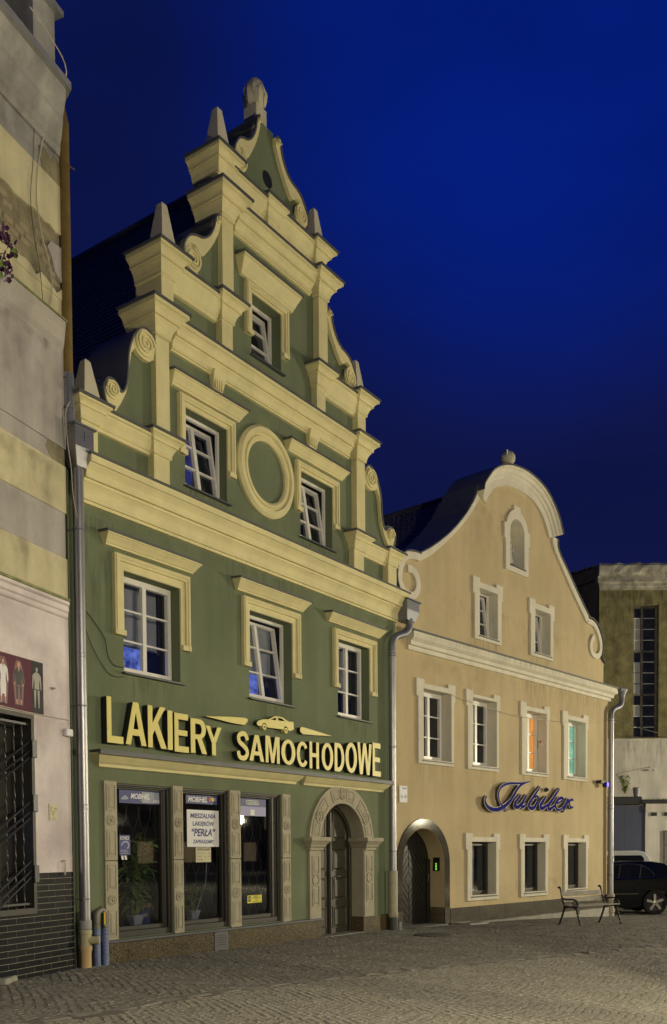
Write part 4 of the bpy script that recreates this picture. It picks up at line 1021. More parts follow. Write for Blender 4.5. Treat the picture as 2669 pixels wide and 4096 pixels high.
# shop door behind the forged grille
dw = MB(); dw.box(-2.5, -2.44, -.30, .02, .87, 3.62).box(-.89, -.83, -.30, .02, .87, 3.62).box(-2.44, -.89, -.30, .02, 3.56, 3.62).box(-2.44, -.89, -.30, .05, .87, .95)
gd = dw.build('grille_frame', 'dark_frame', Q)
win = MB(); win.box(-2.44, -1.2, -.36, -.30, 3.38, 3.56).box(-1.24, -1.14, -.36, -.30, .95, 3.38).box(-2.44, -1.24, -.36, -.30, .95, 1.08).box(-1.14, -.89, -.36, -.31, .95, 3.56)
win.build('shop_door', 'dark_frame', Q, parent=gd)
MB().box(-2.44, -1.24, -.335, -.33, 1.08, 3.38).build('pane', 'glass', Q, parent=gd)
rm = MB(); room(rm, -2.5, -.9, .9, 3.6, -2.2, -.37); rm.build('room', 'room', Q, parent=gd)
M['blue_screen'] = mat('bluish_lit_display', (.3, .4, .9), .5, var=.5, vscale=4, emit=(.16, .26, .95), estr=.9, dark=(.03, .05, .30), emask=True)
for a_, b_, c_ in ((-1.17, 1.95, 2.22), (-1.22, 1.60, 1.90)): MB().box(-2.3, a_, -.42, -.40, b_, c_).build('lit_display', 'blue_screen', Q, parent=gd)
M['lit_shelf'] = mat('lit_shop_shelf', (.7, .65, .45), .6, var=.4, vscale=5, emit=(.75, .68, .42), estr=.35)
for a_, b_ in ((2.60, 2.63), (2.28, 2.36), (3.1, 3.13)): MB().box(-2.3, -1.18, -.43, -.40, a_, b_).build('lit_shelf', 'lit_shelf', Q, parent=gd)
M['paper'] = mat('crumpled_white_paper', (.6, .6, .58), .8, var=.2)
MB().rings([[(-2.0, -.42, 1.08), (-1.3, -.42, 1.08), (-1.3, -.6, 1.08), (-2.0, -.6, 1.08)], [(-1.95, -.44, 1.22), (-1.2, -.42, 1.40), (-1.4, -.6, 1.4), (-1.9, -.6, 1.25)]]).build('paper_stack', 'paper', Q, parent=gd)
M['iron'] = mat('forged_iron_bars', (.045, .045, .05), .4, metal=.5, var=.1)
for i in range(9):
    u = -1.02 - i * .165; n = 46; rings = []
    for k in range(n + 1):
        zz = .95 + (3.50 - .95) * k / n; tw = k * .42; r = .013
        rings.append([(u + r * cos(tw + q * pi / 2), -.04 + r * sin(tw + q * pi / 2), zz) for q in range(4)])
    MB().rings(rings).build('bar', 'iron', Q, parent=gd)
for zc in (3.25, 2.42, 1.60):
    for q, dz in enumerate((0, -.13, -.22)):
        MB().tube([(-.89, -.02, zc + dz), (-2.44, -.02, zc + dz - .95)], .016, 6).build('diagonal_bar', 'iron', Q, parent=gd)
for zc in (3.47, .99): MB().box(-2.44, -.89, -.055, -.025, zc, zc + .03).build('cross_bar', 'iron', Q, parent=gd)
for zc in (3.15, 2.40, 1.42): MB().box(-.90, -.80, .0, .045, zc - .12, zc + .12).build('hinge', 'iron', Q, parent=gd, bevel=.006)

# ================================================================= OLD INDUSTRIAL BUILDING at the end of the street
D = Frame(10.2, 36.0, pi / 2)
B = Thing('derelict_building', 'dark mossy old building with tall multi-pane window, at the right edge behind the cars', 'building', D, (0, 0, 0))
M['olive'] = mat('mossy_dark_render', (.26, .235, .11), .95, var=.35, vscale=2.4, bump=1.0, bscale=12, streak=.25, dark=(.12, .11, .05))
M['b_white'] = mat('dirty_whitewash', (.72, .69, .62), .9, var=.16, vscale=.8, bump=.3, streak=.22)
M['b_parapet'] = mat('flaking_parapet', (.42, .40, .34), .95, var=.4, vscale=2.6, bump=.8, bscale=12, dark=(.13, .12, .09))
M['b_brick'] = mat('dark_sooty_brick', (.055, .05, .045), .95, var=.4, vscale=3, bump=.8, bscale=10)
bw = MB(); bw.prism([(0.05, 5.92), (10, 5.92), (10, 11.7), (.05, 11.7)], -.5, 0, [R4(1.38, 2.34, 6.0, 11.05)]); bw.build('wall', 'olive', B)
MB().box(.06, 10, -.5, -.004, -.6, 5.91).build('white_wall', 'b_white', B)
MB().box(-.0, 10, -.2, .04, 5.90, 5.96).build('string_course', 'b_white', B)
rn = random.Random(9)
mb = MB(); rgs = []
for i in range(41):
    u = .0 + i * .25; j = rn.uniform(-.02, .02)
    rgs.append([(u, -.5, 12.12), (u, .16 + j, 12.12 + j), (u, .20 + j, 12.25), (u, .20 - j, 12.5 + j), (u, .14, 12.60 + j * 1.5), (u, -.5, 12.62)])
mb.rings(rgs); mb.build('parapet', 'b_parapet', B)
MB().mould(.1, 10, [(.04, 11.62), (.04, 11.72), (.08, 11.74), (.08, 11.85), (.14, 11.9), (.14, 12.119)], -.3, 1, 0).build('cornice', 'b_parapet', B)
MB().rings([[(.0, -.02, -.6), (-2.9, -6, -.6), (-2.9, -6.5, -.6), (.049, -.5, -.6)], [(.0, -.02, 12.0), (-2.9, -6, 12.0), (-2.9, -6.5, 12.0), (.049, -.5, 12.0)]]).build('side_wall', 'b_brick', B)
MB().rings([[(.1, .14, 12.1), (-2.9, -6, 12.1), (-2.9, -6.5, 12.1), (.3, -.5, 12.1)], [(.1, .14, 12.5), (-2.9, -6, 12.9), (-2.9, -6.5, 12.9), (.3, -.5, 12.7)]]).build('broken_eaves', 'b_brick', B)
for i in range(9):
    u = .05 - i * .16 + rn.uniform(-.03, .03); MB().box(u, u + .2, -.5 - i * .3, -.1 - i * .3, 12.55 + .03 * i, 12.62 + .03 * i + rn.uniform(0, .05)).build('slate', 'b_brick', B)
# tall window
fr = MB(); fr.box(1.38, 1.43, -.30, -.22, 6.0, 11.05).box(2.26, 2.34, -.30, -.2, 6.0, 11.05).box(1.72, 1.80, -.30, -.2, 6.0, 11.05)
for z in (6.0, 7.64, 9.30, 10.98): fr.box(1.43, 2.26, -.29, -.2, z, z + .06)
M['old_frame'] = mat('rotten_grey_timber', (.14, .13, .11), .8, var=.4, vscale=6)
wf = fr.build('window', 'old_frame', B)
for z in [6.0 + k * .4175 for k in range(1, 12)]:
    MB().box(1.80, 2.26, -.26, -.235, z, z + .022).build('glazing_bar', 'white', B, parent=wf)
    if z < 7.6 or z > 9.4: MB().box(1.43, 1.72, -.26, -.235, z, z + .022).build('glazing_bar', 'white', B, parent=wf)
M['old_glass'] = mat('dusty_dark_glass', (.03, .034, .05), .18, var=.5, vscale=3)
M['board_white'] = mat('pale_board_behind_glass', (.42, .43, .44), .5, var=.12, vscale=3)
for k in range(12):
    z = 6.06 + k * .4175
    MB().box(1.81, 2.25, -.27, -.265, z - .03, z + .36).build('pane', 'old_glass', B, parent=wf)
    MB().box(1.44, 1.71, -.27, -.265, z - .03, z + .36).build('pane', 'board_white' if k in (2, 4, 5, 6, 8, 9, 10) and k not in (3, 7) else 'old_glass', B, parent=wf)
# low annex in front
A_ = Thing('low_annex', 'low whitewashed annex with dark blue-grey gate, below the derelict building', 'annex', D, (.3, .25, -.5))
MB().box(1.76, 9, .0, .30, -.6, 3.40).box(1.76, 9, 0, .33, 3.13, 3.45).box(2.46, 2.47, .0, .31, 0, 1).build('wall', 'b_white', A_)
M['gate'] = mat('blue_grey_sheet_gate', (.055, .065, .12), .6, var=.12, vscale=1)
for a, b in ((.3, .98), (.985, 1.75)): MB().box(a, b, 0, .26, -.6, 3.38).build('gate_leaf', 'gate', A_)
MB().box(.25, 1.6, .0, .36, 3.42, 3.72).box(1.6, 9, 0, .40, 3.46, 3.60).build('roof_edge', 'black', A_)
for u in (1.97, 2.48, 2.98): MB().box(u, u + .22, .25, .335, 2.98, 3.11).build('vent_slot', 'black', A_)
aw = MB(); aw.box(2.44, 3.6, .30, .34, .5, 2.42); an = aw.build('window', 'old_frame', A_)
M['lace'] = mat('lace_curtain', (.22, .22, .20), .9, var=.45, vscale=22)
for z in (.6, 1.25, 1.92): MB().box(2.50, 3.5, .335, .345, z, z + (.56 if z < 1.9 else .44)).build('pane', 'lace', A_, parent=an)
# ================================================================= SHOP SIGN
sg = Thing('shop_sign', 'big yellow raised letters LAKIERY SAMOCHODOWE with a small car above the shop windows', 'sign', G, (.5, .0, 3.3))
boxes = [('L', 0.567, 0.894, 3.395, 4.098), ('A', 0.944, 1.379, 3.403, 4.074), ('K', 1.42, 1.832, 3.396, 4.068), ('I', 1.861, 1.971, 3.393, 4.036), ('E', 2.018, 2.352, 3.377, 4.018), ('R', 2.402, 2.797, 3.391, 3.973), ('Y', 2.776, 3.178, 3.389, 3.885),
         ('S', 3.584, 3.927, 3.369, 3.876), ('A', 3.937, 4.354, 3.377, 3.854), ('M', 4.404, 4.823, 3.376, 3.875), ('O', 4.881, 5.319, 3.375, 3.864), ('C', 5.361, 5.736, 3.367, 3.866), ('H', 5.787, 6.104, 3.362, 3.894), ('O', 6.202, 6.607, 3.358, 3.917), ('D', 6.661, 7.011, 3.361, 3.948), ('O', 7.06, 7.495, 3.364, 4.004), ('W', 7.517, 8.085, 3.361, 4.038), ('E', 8.123, 8.454, 3.354, 4.082)]
def glyph_poly(ch):
    """solid bold grotesque capitals on a unit box: list of (outline, holes)"""
    s = .27; t = .155      # stem and bar widths
    R = lambda a, b, c, d: [(a, c), (b, c), (b, d), (a, d)]
    if ch == 'L': return [([(0, 0), (1, 0), (1, t), (s * 1.0, t), (s, 1), (0, 1)], [])]
    if ch == 'I': return [(R(0, 1, 0, 1), [])]
    if ch == 'E': return [([(0, 0), (1, 0), (1, t), (s, t), (s, .43), (.9, .43), (.9, .57), (s, .57), (s, 1 - t), (.96, 1 - t), (.96, 1), (0, 1)], [])]
    if ch == 'H': return [([(0, 0), (s, 0), (s, .43), (1 - s, .43), (1 - s, 0), (1, 0), (1, 1), (1 - s, 1), (1 - s, .58), (s, .58), (s, 1), (0, 1)], [])]
    if ch == 'A': return [([(0, 0), (.24, 0), (.32, .22), (.68, .22), (.76, 0), (1, 0), (.63, 1), (.37, 1)], [[(.375, .37), (.625, .37), (.5, .78)]])]
    if ch == 'K': return [([(0, 0), (.24, 0), (.24, .30), (.36, .44), (.70, 0), (1, 0), (.53, .62), (.96, 1), (.66, 1), (.24, .58), (.24, 1), (0, 1)], [])]
    if ch == 'Y': return [([(.38, 0), (.62, 0), (.62, .42), (1, 1), (.74, 1), (.5, .60), (.26, 1), (0, 1), (.38, .42)], [])]
    if ch == 'M': return [([(0, 0), (.19, 0), (.19, .74), (.41, 0), (.59, 0), (.81, .74), (.81, 0), (1, 0), (1, 1), (.70, 1), (.5, .32), (.30, 1), (0, 1)], [])]
    if ch == 'W': return [([(.17, 0), (.35, 0), (.5, .68), (.65, 0), (.83, 0), (1, 1), (.83, 1), (.735, .36), (.59, 1), (.41, 1), (.265, .36), (.17, 1), (0, 1)], [])]
    if ch == 'O': return [(arc(.5, .5, .5, 0, 2 * pi - .2, 27, .5), [arc(.5, .5, .25, 0, 2 * pi - .25, 22, .355)])]
    if ch == 'D': return [([(0, 0), (.42, 0)] + arc(.42, .5, .58, -pi / 2 + .15, pi / 2 - .15, 16, .5) + [(.42, 1), (0, 1)], [[(s, .15), (.40, .15)] + arc(.40, .5, .33, -pi / 2 + .15, pi / 2 - .15, 12, .35) + [(.40, .85), (s, .85)]])]
    if ch == 'R': return [([(0, 0), (s, 0), (s, .41), (.40, .41), (.70, 0), (1, 0), (.68, .44)] + arc(.55, .715, .40, -pi / 2 + .45, pi / 2 - .1, 12, .285) + [(0, 1)], [[(s, .55), (.52, .55)] + arc(.52, .705, .17, -pi / 2 + .1, pi / 2 - .1, 8, .155) + [(s, .86)]])]
    if ch == 'C':
        o = arc(.52, .5, .50, .62, 2 * pi - .62, 24, .5); i = arc(.52, .5, .25, 2 * pi - .62, .62, 20, .355); return [(o + i, [])]
    if ch == 'S':
        c = smooth_path([(.86, .72), (.72, .90), (.48, .935), (.22, .87), (.16, .73), (.28, .60), (.56, .50), (.80, .38), (.84, .22), (.68, .09), (.46, .065), (.22, .11), (.12, .30)], 4)
        le, ri = ribbon(c, .20); 
        return [('ribbon', c)]
for ch, u0, u1, z0, z1 in boxes:
    f = lambda p: (u0 + p[0] * (u1 - u0), z0 + p[1] * (z1 - z0))
    sd = MB(); fc = MB()
    for out, hl in glyph_poly(ch):
        if out == 'ribbon':
            pts = [f(p) for p in hl]; w = (u1 - u0) * .25
            ribbon_prism(sd, pts, w, .03, .135); ribbon_prism(fc, pts, w, .136, .146)
        else:
            sd.prism([f(p) for p in out], .03, .135, [[f(p) for p in h] for h in hl]); fc.prism([f(p) for p in out], .136, .146, [[f(p) for p in h] for h in hl])
    l = sd.build('letter', 'black', sg); fc.build('letter_face', 'sign_yellow', sg, parent=l)
for w in ([(2.8, 4.05), (3.41, 4.11), (3.85, 4.14), (3.93, 4.13), (3.94, 4.09), (3.85, 4.01), (3.51, 4.01)], [(5.53, 4.13), (5.58, 4.155), (5.73, 4.15), (6.62, 4.08), (6.05, 4.04), (5.61, 4.02), (5.54, 4.06)]):
    l = MB().prism(w, .03, .10).build('speed_wedge', 'black', sg); MB().prism(w, .101, .110).build('wedge_face', 'sign_yellow', sg, parent=l)
co = [(4.20, 4.09), (4.24, 4.13), (4.37, 4.17), (4.54, 4.19), (4.74, 4.275), (4.97, 4.275), (5.15, 4.215), (5.31, 4.225), (5.33, 4.08), (5.18, 4.035)] + arc(5.075, 4.04, .075, .1, pi - .1, 8) + [(4.52, 4.035)] + arc(4.42, 4.035, .075, .1, pi - .1, 8) + [(4.24, 4.04), (4.205, 4.06)]
ch_ = [[(4.60, 4.19), (4.76, 4.25), (4.78, 4.20)], [(4.82, 4.25), (4.95, 4.25), (5.06, 4.21), (4.84, 4.20)]]
cb = MB().prism(co, .03, .10, ch_).build('car_emblem', 'black', sg); MB().prism(co, .101, .110, ch_).build('emblem_face', 'sign_yellow', sg, parent=cb)
for cx_ in (4.42, 5.075):
    wr = arc(cx_, 4.035, .055, 0, 2 * pi - .4, 14); wh = MB().prism(wr, .03, .112, [arc(cx_, 4.035, .027, 0, 2 * pi - .4, 12)]).build('emblem_wheel', 'sign_yellow', sg)

# ================================================================= SIGNS IN THE SHOP WINDOWS
def flat(name, col, rough=.5, emit=None, estr=0, var=0.0): return mat(name, col, rough, var=var, emit=emit, estr=estr)
M['sblue'] = flat('printed_navy_blue', (.035, .045, .20)); M['swhite'] = flat('printed_white', (.68, .67, .70)); M['sgrey'] = flat('printed_grey', (.25, .28, .36)); M['syellow'] = flat('printed_yellow', (.75, .68, .03))
M['sdark'] = flat('printed_ink', (.03, .035, .06)); M['slilac'] = flat('printed_lilac', (.27, .27, .50)); M['sred'] = flat('printed_red', (.5, .06, .04)); M['scream'] = flat('yellowed_card', (.50, .46, .30)); M['sorange'] = flat('printed_orange', (.7, .25, .04))
GO = -.122
def sheet(name, label, u0, u1, z0, z1, m, cat='sign', o=GO, fr=G, slant=0):
    t = Thing(name, label, cat, fr, ((u0 + u1) / 2, o, z0))
    MB().prism([(u0, z0 + slant), (u1, z0), (u1, z1), (u0, z1 + slant)], o - .003, o).build('panel', m, t)
    return t
def prn(t, nm, m, o=GO): return lambda mb: mb.build(nm, m, t)
t = sheet('window_banner', 'long blue and grey MOBIHEL banner with car picture, in the left shop window', 1.03, 1.99, 2.50, 2.71, 'sblue')
MB().box(1.52, 1.98, GO + .0005, GO + .002, 2.515, 2.695).build('print', 'sgrey', t)
text_mb(MB(), 'MOBIHEL', 1.27, 1.69, 2.575, 2.665, GO + .003, shear=.25, bold=.03).build('lettering', 'swhite', t)
text_mb(MB(), 'Car refinishing', 1.48, 1.69, 2.535, 2.562, GO + .003, shear=.2).build('lettering', 'swhite', t)
text_mb(MB(), 'HELIOS', 1.77, 1.95, 2.53, 2.575, GO + .003, shear=.2, bold=.03).build('lettering', 'swhite', t)
MB().prism([(1.06, 2.57), (1.10, 2.60), (1.15, 2.63), (1.20, 2.605), (1.225, 2.58), (1.2, 2.56), (1.08, 2.555)], GO + .001, GO + .003).build('print', 'sgrey', t)
t = sheet('window_banner', 'short blue MOBIHEL banner above the white notice, in the middle shop window', 2.54, 3.34, 2.55, 2.70, 'sblue')
text_mb(MB(), 'MOBIHEL', 2.59, 3.08, 2.58, 2.675, GO + .003, shear=.25, bold=.03).build('lettering', 'swhite', t)
for i, m in enumerate(('sred', 'sorange', 'syellow', 'slilac')): MB().box(3.12 + i * .045, 3.16 + i * .045, GO + .001, GO + .003, 2.60 + (i % 2) * .02, 2.67).build('print', m, t)
t = sheet('notice_board', 'white notice MIESZALNIA LAKIEROW PERLA in the middle shop window', 2.56, 3.375, 1.80, 2.445, 'swhite')
text_mb(MB(), 'MIESZALNIA', 2.64, 3.29, 2.30, 2.385, GO + .003, shear=.15, bold=.03).build('lettering', 'sblue', t)
text_mb(MB(), 'LAKIERÓW', 2.70, 3.25, 2.165, 2.265, GO + .003, bold=.03).build('lettering', 'sblue', t)
text_mb(MB(), '“PERŁA”', 2.67, 3.28, 1.985, 2.125, GO + .003, shear=.25, bold=.035).build('lettering', 'sblue', t)
text_mb(MB(), 'ZAPRASZAMY', 2.70, 3.24, 1.86, 1.925, GO + .003, shear=.15, bold=.03).build('lettering', 'sblue', t)
t = sheet('hours_card', 'small cream ZAPRASZAMY opening hours card below the white notice', 2.77, 3.16, 1.53, 1.79, 'scream')
text_mb(MB(), 'ZAPRASZAMY', 2.79, 3.14, 1.735, 1.775, GO + .003, bold=.01).build('lettering', 'sdark', t)
for i, s_ in enumerate(('Od pon. do pt.', 'W soboty', 'W niedziele')): text_mb(MB(), s_, 2.79, 2.79 + (.17, .12, .15)[i], 1.675 - i * .055, 1.70 - i * .055, GO + .003).build('lettering', 'sdark', t)
for i in range(2): text_mb(MB(), ('9    16', '9    14')[i], 3.0, 3.12, 1.675 - i * .055, 1.698 - i * .055, GO + .003).build('lettering', 'sdark', t)
t = sheet('window_banner', 'violet two-part LESONAL banner at the top of the right shop window', 3.98, 4.72, 2.38, 2.70, 'slilac')
MB().box(3.981, 4.719, GO + .0005, GO + .002, 2.555, 2.699).build('print', 'sblue', t)
MB().prism([(4.16, 2.59), (4.48, 2.59), (4.50, 2.61), (4.50, 2.65), (4.48, 2.67), (4.16, 2.67), (4.14, 2.65), (4.14, 2.61)], GO + .002, GO + .003).build('print', 'swhite', t)
MB().prism([(4.165, 2.60), (4.475, 2.60), (4.488, 2.615), (4.488, 2.645), (4.475, 2.66), (4.165, 2.66), (4.152, 2.645), (4.152, 2.615)], GO + .0035, GO + .0045).build('print', 'sdark', t)
text_mb(MB(), 'LESONAL', 4.18, 4.46, 2.61, 2.65, GO + .005, bold=.02).build('lettering', 'swhite', t)
MB().box(4.26, 4.38, GO + .001, GO + .003, 2.39, 2.50).build('print', 'swhite', t)
t = sheet('security_sticker', 'yellow security sticker low in the right shop window', 4.15, 4.57, .745, .89, 'syellow')
text_mb(MB(), 'OBIEKT', 4.32, 4.48, .855, .882, GO + .003, bold=.02).build('lettering', 'sdark', t); text_mb(MB(), 'CHRONIONY', 4.28, 4.54, .825, .848, GO + .003, bold=.02).build('lettering', 'sdark', t)
text_mb(MB(), 'K2', 4.38, 4.46, .79, .816, GO + .003, bold=.02).build('lettering', 'sdark', t); text_mb(MB(), 'tel. 873 8 300', 4.28, 4.54, .758, .78, GO + .003, bold=.01).build('lettering', 'sdark', t)
MB().prism([(4.165, .79), (4.21, .76), (4.255, .79), (4.255, .875), (4.165, .875)], GO + .001, GO + .003).build('print', 'sdark', t)
text_mb(MB(), 'K2', 4.18, 4.245, .80, .85, GO + .004, bold=.02).build('lettering', 'syellow', t)
t = sheet('event_poster', 'small violet event poster at the left edge of the left shop window', 1.02, 1.25, 1.67, 1.99, 'sblue', 'poster')
text_mb(MB(), 'KINO', 1.04, 1.22, 1.91, 1.97, GO + .003, bold=.02).build('lettering', 'swhite', t)
ribbon_prism_ = MB(); ribbon_prism(ribbon_prism_, smooth_path([(1.06, 1.82), (1.10, 1.87), (1.18, 1.88), (1.22, 1.82), (1.18, 1.77)], 4), .03, GO + .001, GO + .003); ribbon_prism_.build('print', 'slilac', t)
for i in range(3): MB().box(1.04, 1.22 - i * .02, GO + .001, GO + .003, 1.69 + i * .025, 1.70 + i * .025).build('print', 'slilac', t)
for i in range(2): single('paper_slip', MB().prism([(1.06 + i * .07, 1.60), (1.11 + i * .07, 1.59), (1.10 + i * .07, 1.66), (1.05 + i * .07, 1.665)], GO - .003, GO), 'swhite', ['left one of two paper slips under the violet poster', 'right one of two paper slips under the violet poster'][i], 'paper slip', G, (1.06 + i * .07, GO, 1.6))

# ================================================================= PLANTS
M['leaf'] = mat('glossy_green_leaf', (.17, .27, .055), .4, var=.4, vscale=4, dark=(.06, .11, .022))
M['leaf_y'] = mat('yellowish_leaf', (.28, .30, .06), .5, var=.3, vscale=4)
M['pot'] = mat('white_plastic_pot', (.55, .55, .52), .5, var=.05)
def leaf_mesh(ln, wd):
    me = bpy.data.meshes.new('leaf')
    v = [(0, 0, 0), (ln * .3, -wd * .45, .12 * ln), (ln * .3, 0, .05 * ln), (ln * .3, wd * .45, .12 * ln), (ln * .7, -wd * .4, .08 * ln), (ln * .7, 0, .02 * ln), (ln * .7, wd * .4, .08 * ln), (ln, 0, -.12 * ln)]
    me.from_pydata(v, [], [(0, 2, 1), (0, 3, 2), (1, 2, 5, 4), (2, 3, 6, 5), (4, 5, 7), (5, 6, 7)]); return me
leafs = {k: leaf_mesh(.20, .065) for k in ('leaf', 'leaf_y')}
for k in leafs: leafs[k].materials.append(M[k])
leaf_small = leaf_mesh(.10, .04); leaf_small.materials.append(M['leaf'])
def plant(label, fr, u, o, z, h, spread, n, pot=True, seed=1, small=False, nstem=5, name='potted_plant', cat='potted plant', ymix=.25, ospread=None):
    r = random.Random(seed); t = Thing(name, label, cat, fr, (u, o, z))
    if pot: MB().rings([[(u - w, o - w * .7, zz), (u + w, o - w * .7, zz), (u + w, o + w * .7, zz), (u - w, o + w * .7, zz)] for w, zz in ((.08, z), (.11, z + .13), (.12, z + .14), (.12, z + .17), (.105, z + .17), (.10, z + .14))]).build('pot', 'pot', t, bevel=.006)
    osp = ospread or spread * .5
    st = MB(); ends = []
    for i in range(nstem):
        a = r.uniform(0, 2 * pi); q = [(u + cos(a) * .02, o + sin(a) * .02, z + .12)]
        for k in range(1, 6): q.append((u + cos(a) * spread * .75 * (k / 5) ** 1.3 + r.uniform(-.03, .03), o + sin(a) * osp * (k / 5) ** 1.3, z + .12 + (h - .12) * k / 5 * r.uniform(.9, 1)))
        st.tube(q, [.012 - .0016 * k for k in range(6)], 5); ends.append(q)
    st.build('stem', 'leaf_y', t)
    for i in range(n):
        q = r.choice(ends); k = r.uniform(.6, 4.999); j = int(k); f = k - j
        p = [q[j][d] + (q[j + 1][d] - q[j][d]) * f for d in range(3)]
        me = leaf_small if small else leafs['leaf_y' if r.random() < ymix else 'leaf']
        lo = bpy.data.objects.new('leaf', me); COL.objects.link(lo); lo.parent = t.e
        lo.location = (p[0] - u, -(p[1] - o), p[2] - z); lo.rotation_euler = (r.uniform(-.5, .5), r.uniform(-.7, .9), r.uniform(0, 2 * pi)); s_ = r.uniform(.9, 1.6); lo.scale = (s_, s_, s_)
    return t
plant('tall leafy green plant in a white pot in the left shop window', G, 1.58, -.38, .50, 1.50, .52, 290, seed=3, nstem=12, ospread=.13)
plant('small plant in a white box pot in the middle shop window', G, 3.02, -.45, .50, .62, .22, 34, seed=5, nstem=4, ymix=.5)
plant('small leafy plant at the left of the middle shop window', G, 2.58, -.5, .50, .55, .16, 26, seed=6, nstem=3)
plant('dark houseplant on the sill of the first upper window', G, 1.28, -.42, 4.62, .62, .20, 60, seed=8, small=True, nstem=5)
plant('little plant on the sill of the middle upper window', G, 4.42, -.40, 4.62, .28, .10, 20, seed=9, small=True, nstem=3)
M['card'] = mat('blue_carton', (.06, .08, .30), .6, var=.05)
t = Thing('paint_carton', 'blue and red paint carton standing right of the tall plant', 'carton', G, (1.85, -.5, .5)); MB().box(1.76, 1.98, -.62, -.45, .50, .86).build('carton', 'card', t); MB().box(1.762, 1.978, -.449, -.447, .78, .855).build('print', 'sorange', t); MB().box(1.80, 1.93, -.449, -.447, .62, .68).build('print', 'scream', t)
sh = Thing('display_shelf', 'dark slatted shelf behind the tall plant in the left shop window', 'shelf', G, (1.15, -.9, .5))
for i in range(9): MB().box(1.0, 1.35, -1.1, -.8, .58 + i * .085, .60 + i * .085).build('shelf_slat', 'leaf_y' if i > 5 else 'pot' if i in (1, 3) else 'dark_frame', sh)
t = Thing('name_card', 'small white card in the plant leaves', 'card', G, (1.75, -.5, 1.02)); MB().box(1.70, 1.82, -.505, -.50, 1.0, 1.06).build('panel', 'swhite', t); text_mb(MB(), 'YN', 1.72, 1.80, 1.01, 1.05, -.497, bold=.02).build('lettering', 'sdark', t)
single('leaning_rod', MB().tube([(2.88, -.25, .62), (3.20, -.3, 1.15), (3.30, -.32, 1.9)], .008, 6), 'pot', 'thin pale rod leaning in the middle shop window', 'rod', G, (2.88, -.25, .62))

# ================================================================= PIPES
M['brown_pipe'] = mat('rusty_ochre_painted_pipe', (.17, .115, .03), .6, var=.3, vscale=4, bump=.2)
M['cast'] = mat('painted_cast_iron', (.40, .36, .27), .5, var=.15, vscale=4); M['cast_dark'] = mat('dark_cast_iron', (.06, .06, .055), .45, var=.2)
M['zinc2'] = mat('galvanised_pipe', (.36, .36, .39), .40, metal=.85, var=.10, vscale=3)
M['pvc'] = mat('beige_plastic', (.44, .40, .25), .45, var=.04); M['pvc_o'] = mat('orange_beige_plastic', (.55, .39, .21), .45, var=.05); M['pvc_g'] = mat('grey_plastic', (.30, .30, .31), .5, var=.03)
def clamp_(mb, u, o, z, r): mb.lathe((u, o, z), [(r + .002, -.014), (r + .010, -.012), (r + .010, .012), (r + .002, .014)], 16)
dp = Thing('downpipe', 'shiny zinc downpipe with square hopper between the striped house and green house', 'downpipe', G, (.07, .16, 0)); du, do = .07, .16
MB().tube([(du, do, .68), (du, do, 7.35)], .082, 20).build('pipe', 'zinc2', dp, smooth=True)
for z in (2.42, 2.36, 4.66, 4.60): MB().lathe((du, do, z), [(.083, -.008), (.090, -.004), (.090, .004), (.083, .008)], 20).build('joint_ring', 'zinc2', dp)
for z in (1.02, 3.88, 6.45): c_ = MB(); clamp_(c_, du, do, z, .082); c_.tube([(du - .08, do, z), (du - .11, do - .1, z)], .01, 6).tube([(du - .06, do + .06, z), (du - .10, do + .08, z)], .012, 6); c_.build('pipe_clamp', 'metal_zinc', dp)
hp = MB().rings([[(-.10, -.0, 7.90), (.25, .0, 7.90), (.25, .32, 7.90), (-.10, .32, 7.90)], [(-.10, 0, 7.60), (.25, 0, 7.60), (.25, .32, 7.60), (-.10, .32, 7.60)], [(-.02, .06, 7.34), (.16, .06, 7.34), (.16, .25, 7.34), (-.02, .25, 7.34)]]).build('hopper', 'zinc2', dp, bevel=.008)
MB().rings([[(-.13, -.0, z), (.28, .0, z), (.28, .35, z), (-.13, .35, z)] for z in (7.90, 7.925)]).build('hopper_rim', 'metal_zinc', dp, parent=hp)
for a, b in (((.04, 7.74), (.11, 7.78)), ((.075, 7.70), (.075, 7.83))): MB().tube([(a[0], .325, a[1]), (b[0], .325, b[1])], .006, 4).build('cross_crease', 'metal_zinc', dp, parent=hp)
MB().lathe((du, do, 0), [(.086, .70), (.094, .69), (.094, .58), (.084, .56)], 20).build('collar', 'pvc_g', dp)
MB().lathe((du, do, 0), [(.078, .56), (.096, .558), (.096, .50), (.088, .49), (.088, .31)], 20).build('inspection_piece', 'pvc', dp, smooth=True)
icap = MB(); icap.tube([(du + .02, do + .05, .40), (du + .10, do + .14, .40)], .06, 16); icap.build('inspection_neck', 'pvc', dp)
ca = MB().tube([(du + .098, do + .138, .40), (du + .122, do + .165, .40)], .070, 18).build('inspection_cap', 'pvc', dp)
MB().lathe((du, do, 0), [(.08, .315), (.096, .312), (.096, .26), (.083, .23), (.083, -.02)], 20).build('foot_piece', 'pvc_o', dp, smooth=True)
br = Thing('brown_downpipe', 'tall rusty brown downpipe on the corner of the striped house', 'downpipe', G, (-.06, .13, 8.0))
MB().tube([(-.06, .13, 8.62), (-.06, .13, 12.2), (-.07, .06, 12.45)], .078, 18).build('pipe', 'brown_pipe', br, smooth=True)
MB().tube([(-.055, .14, 7.88), (-.058, .135, 8.66)], .083, 18).build('zinc_section', 'zinc2', br, smooth=True)
c_ = MB(); clamp_(c_, -.057, .135, 8.15, .083); clamp_(c_, -.057, .135, 8.58, .083); c_.build('joint_ring', 'metal_zinc', br)
c_ = MB(); clamp_(c_, -.06, .13, 11.6, .078); c_.tube([(-.06, .2, 11.6), (.03, .25, 11.55)], .008, 5); c_.build('pipe_clamp', 'brown_pipe', br)
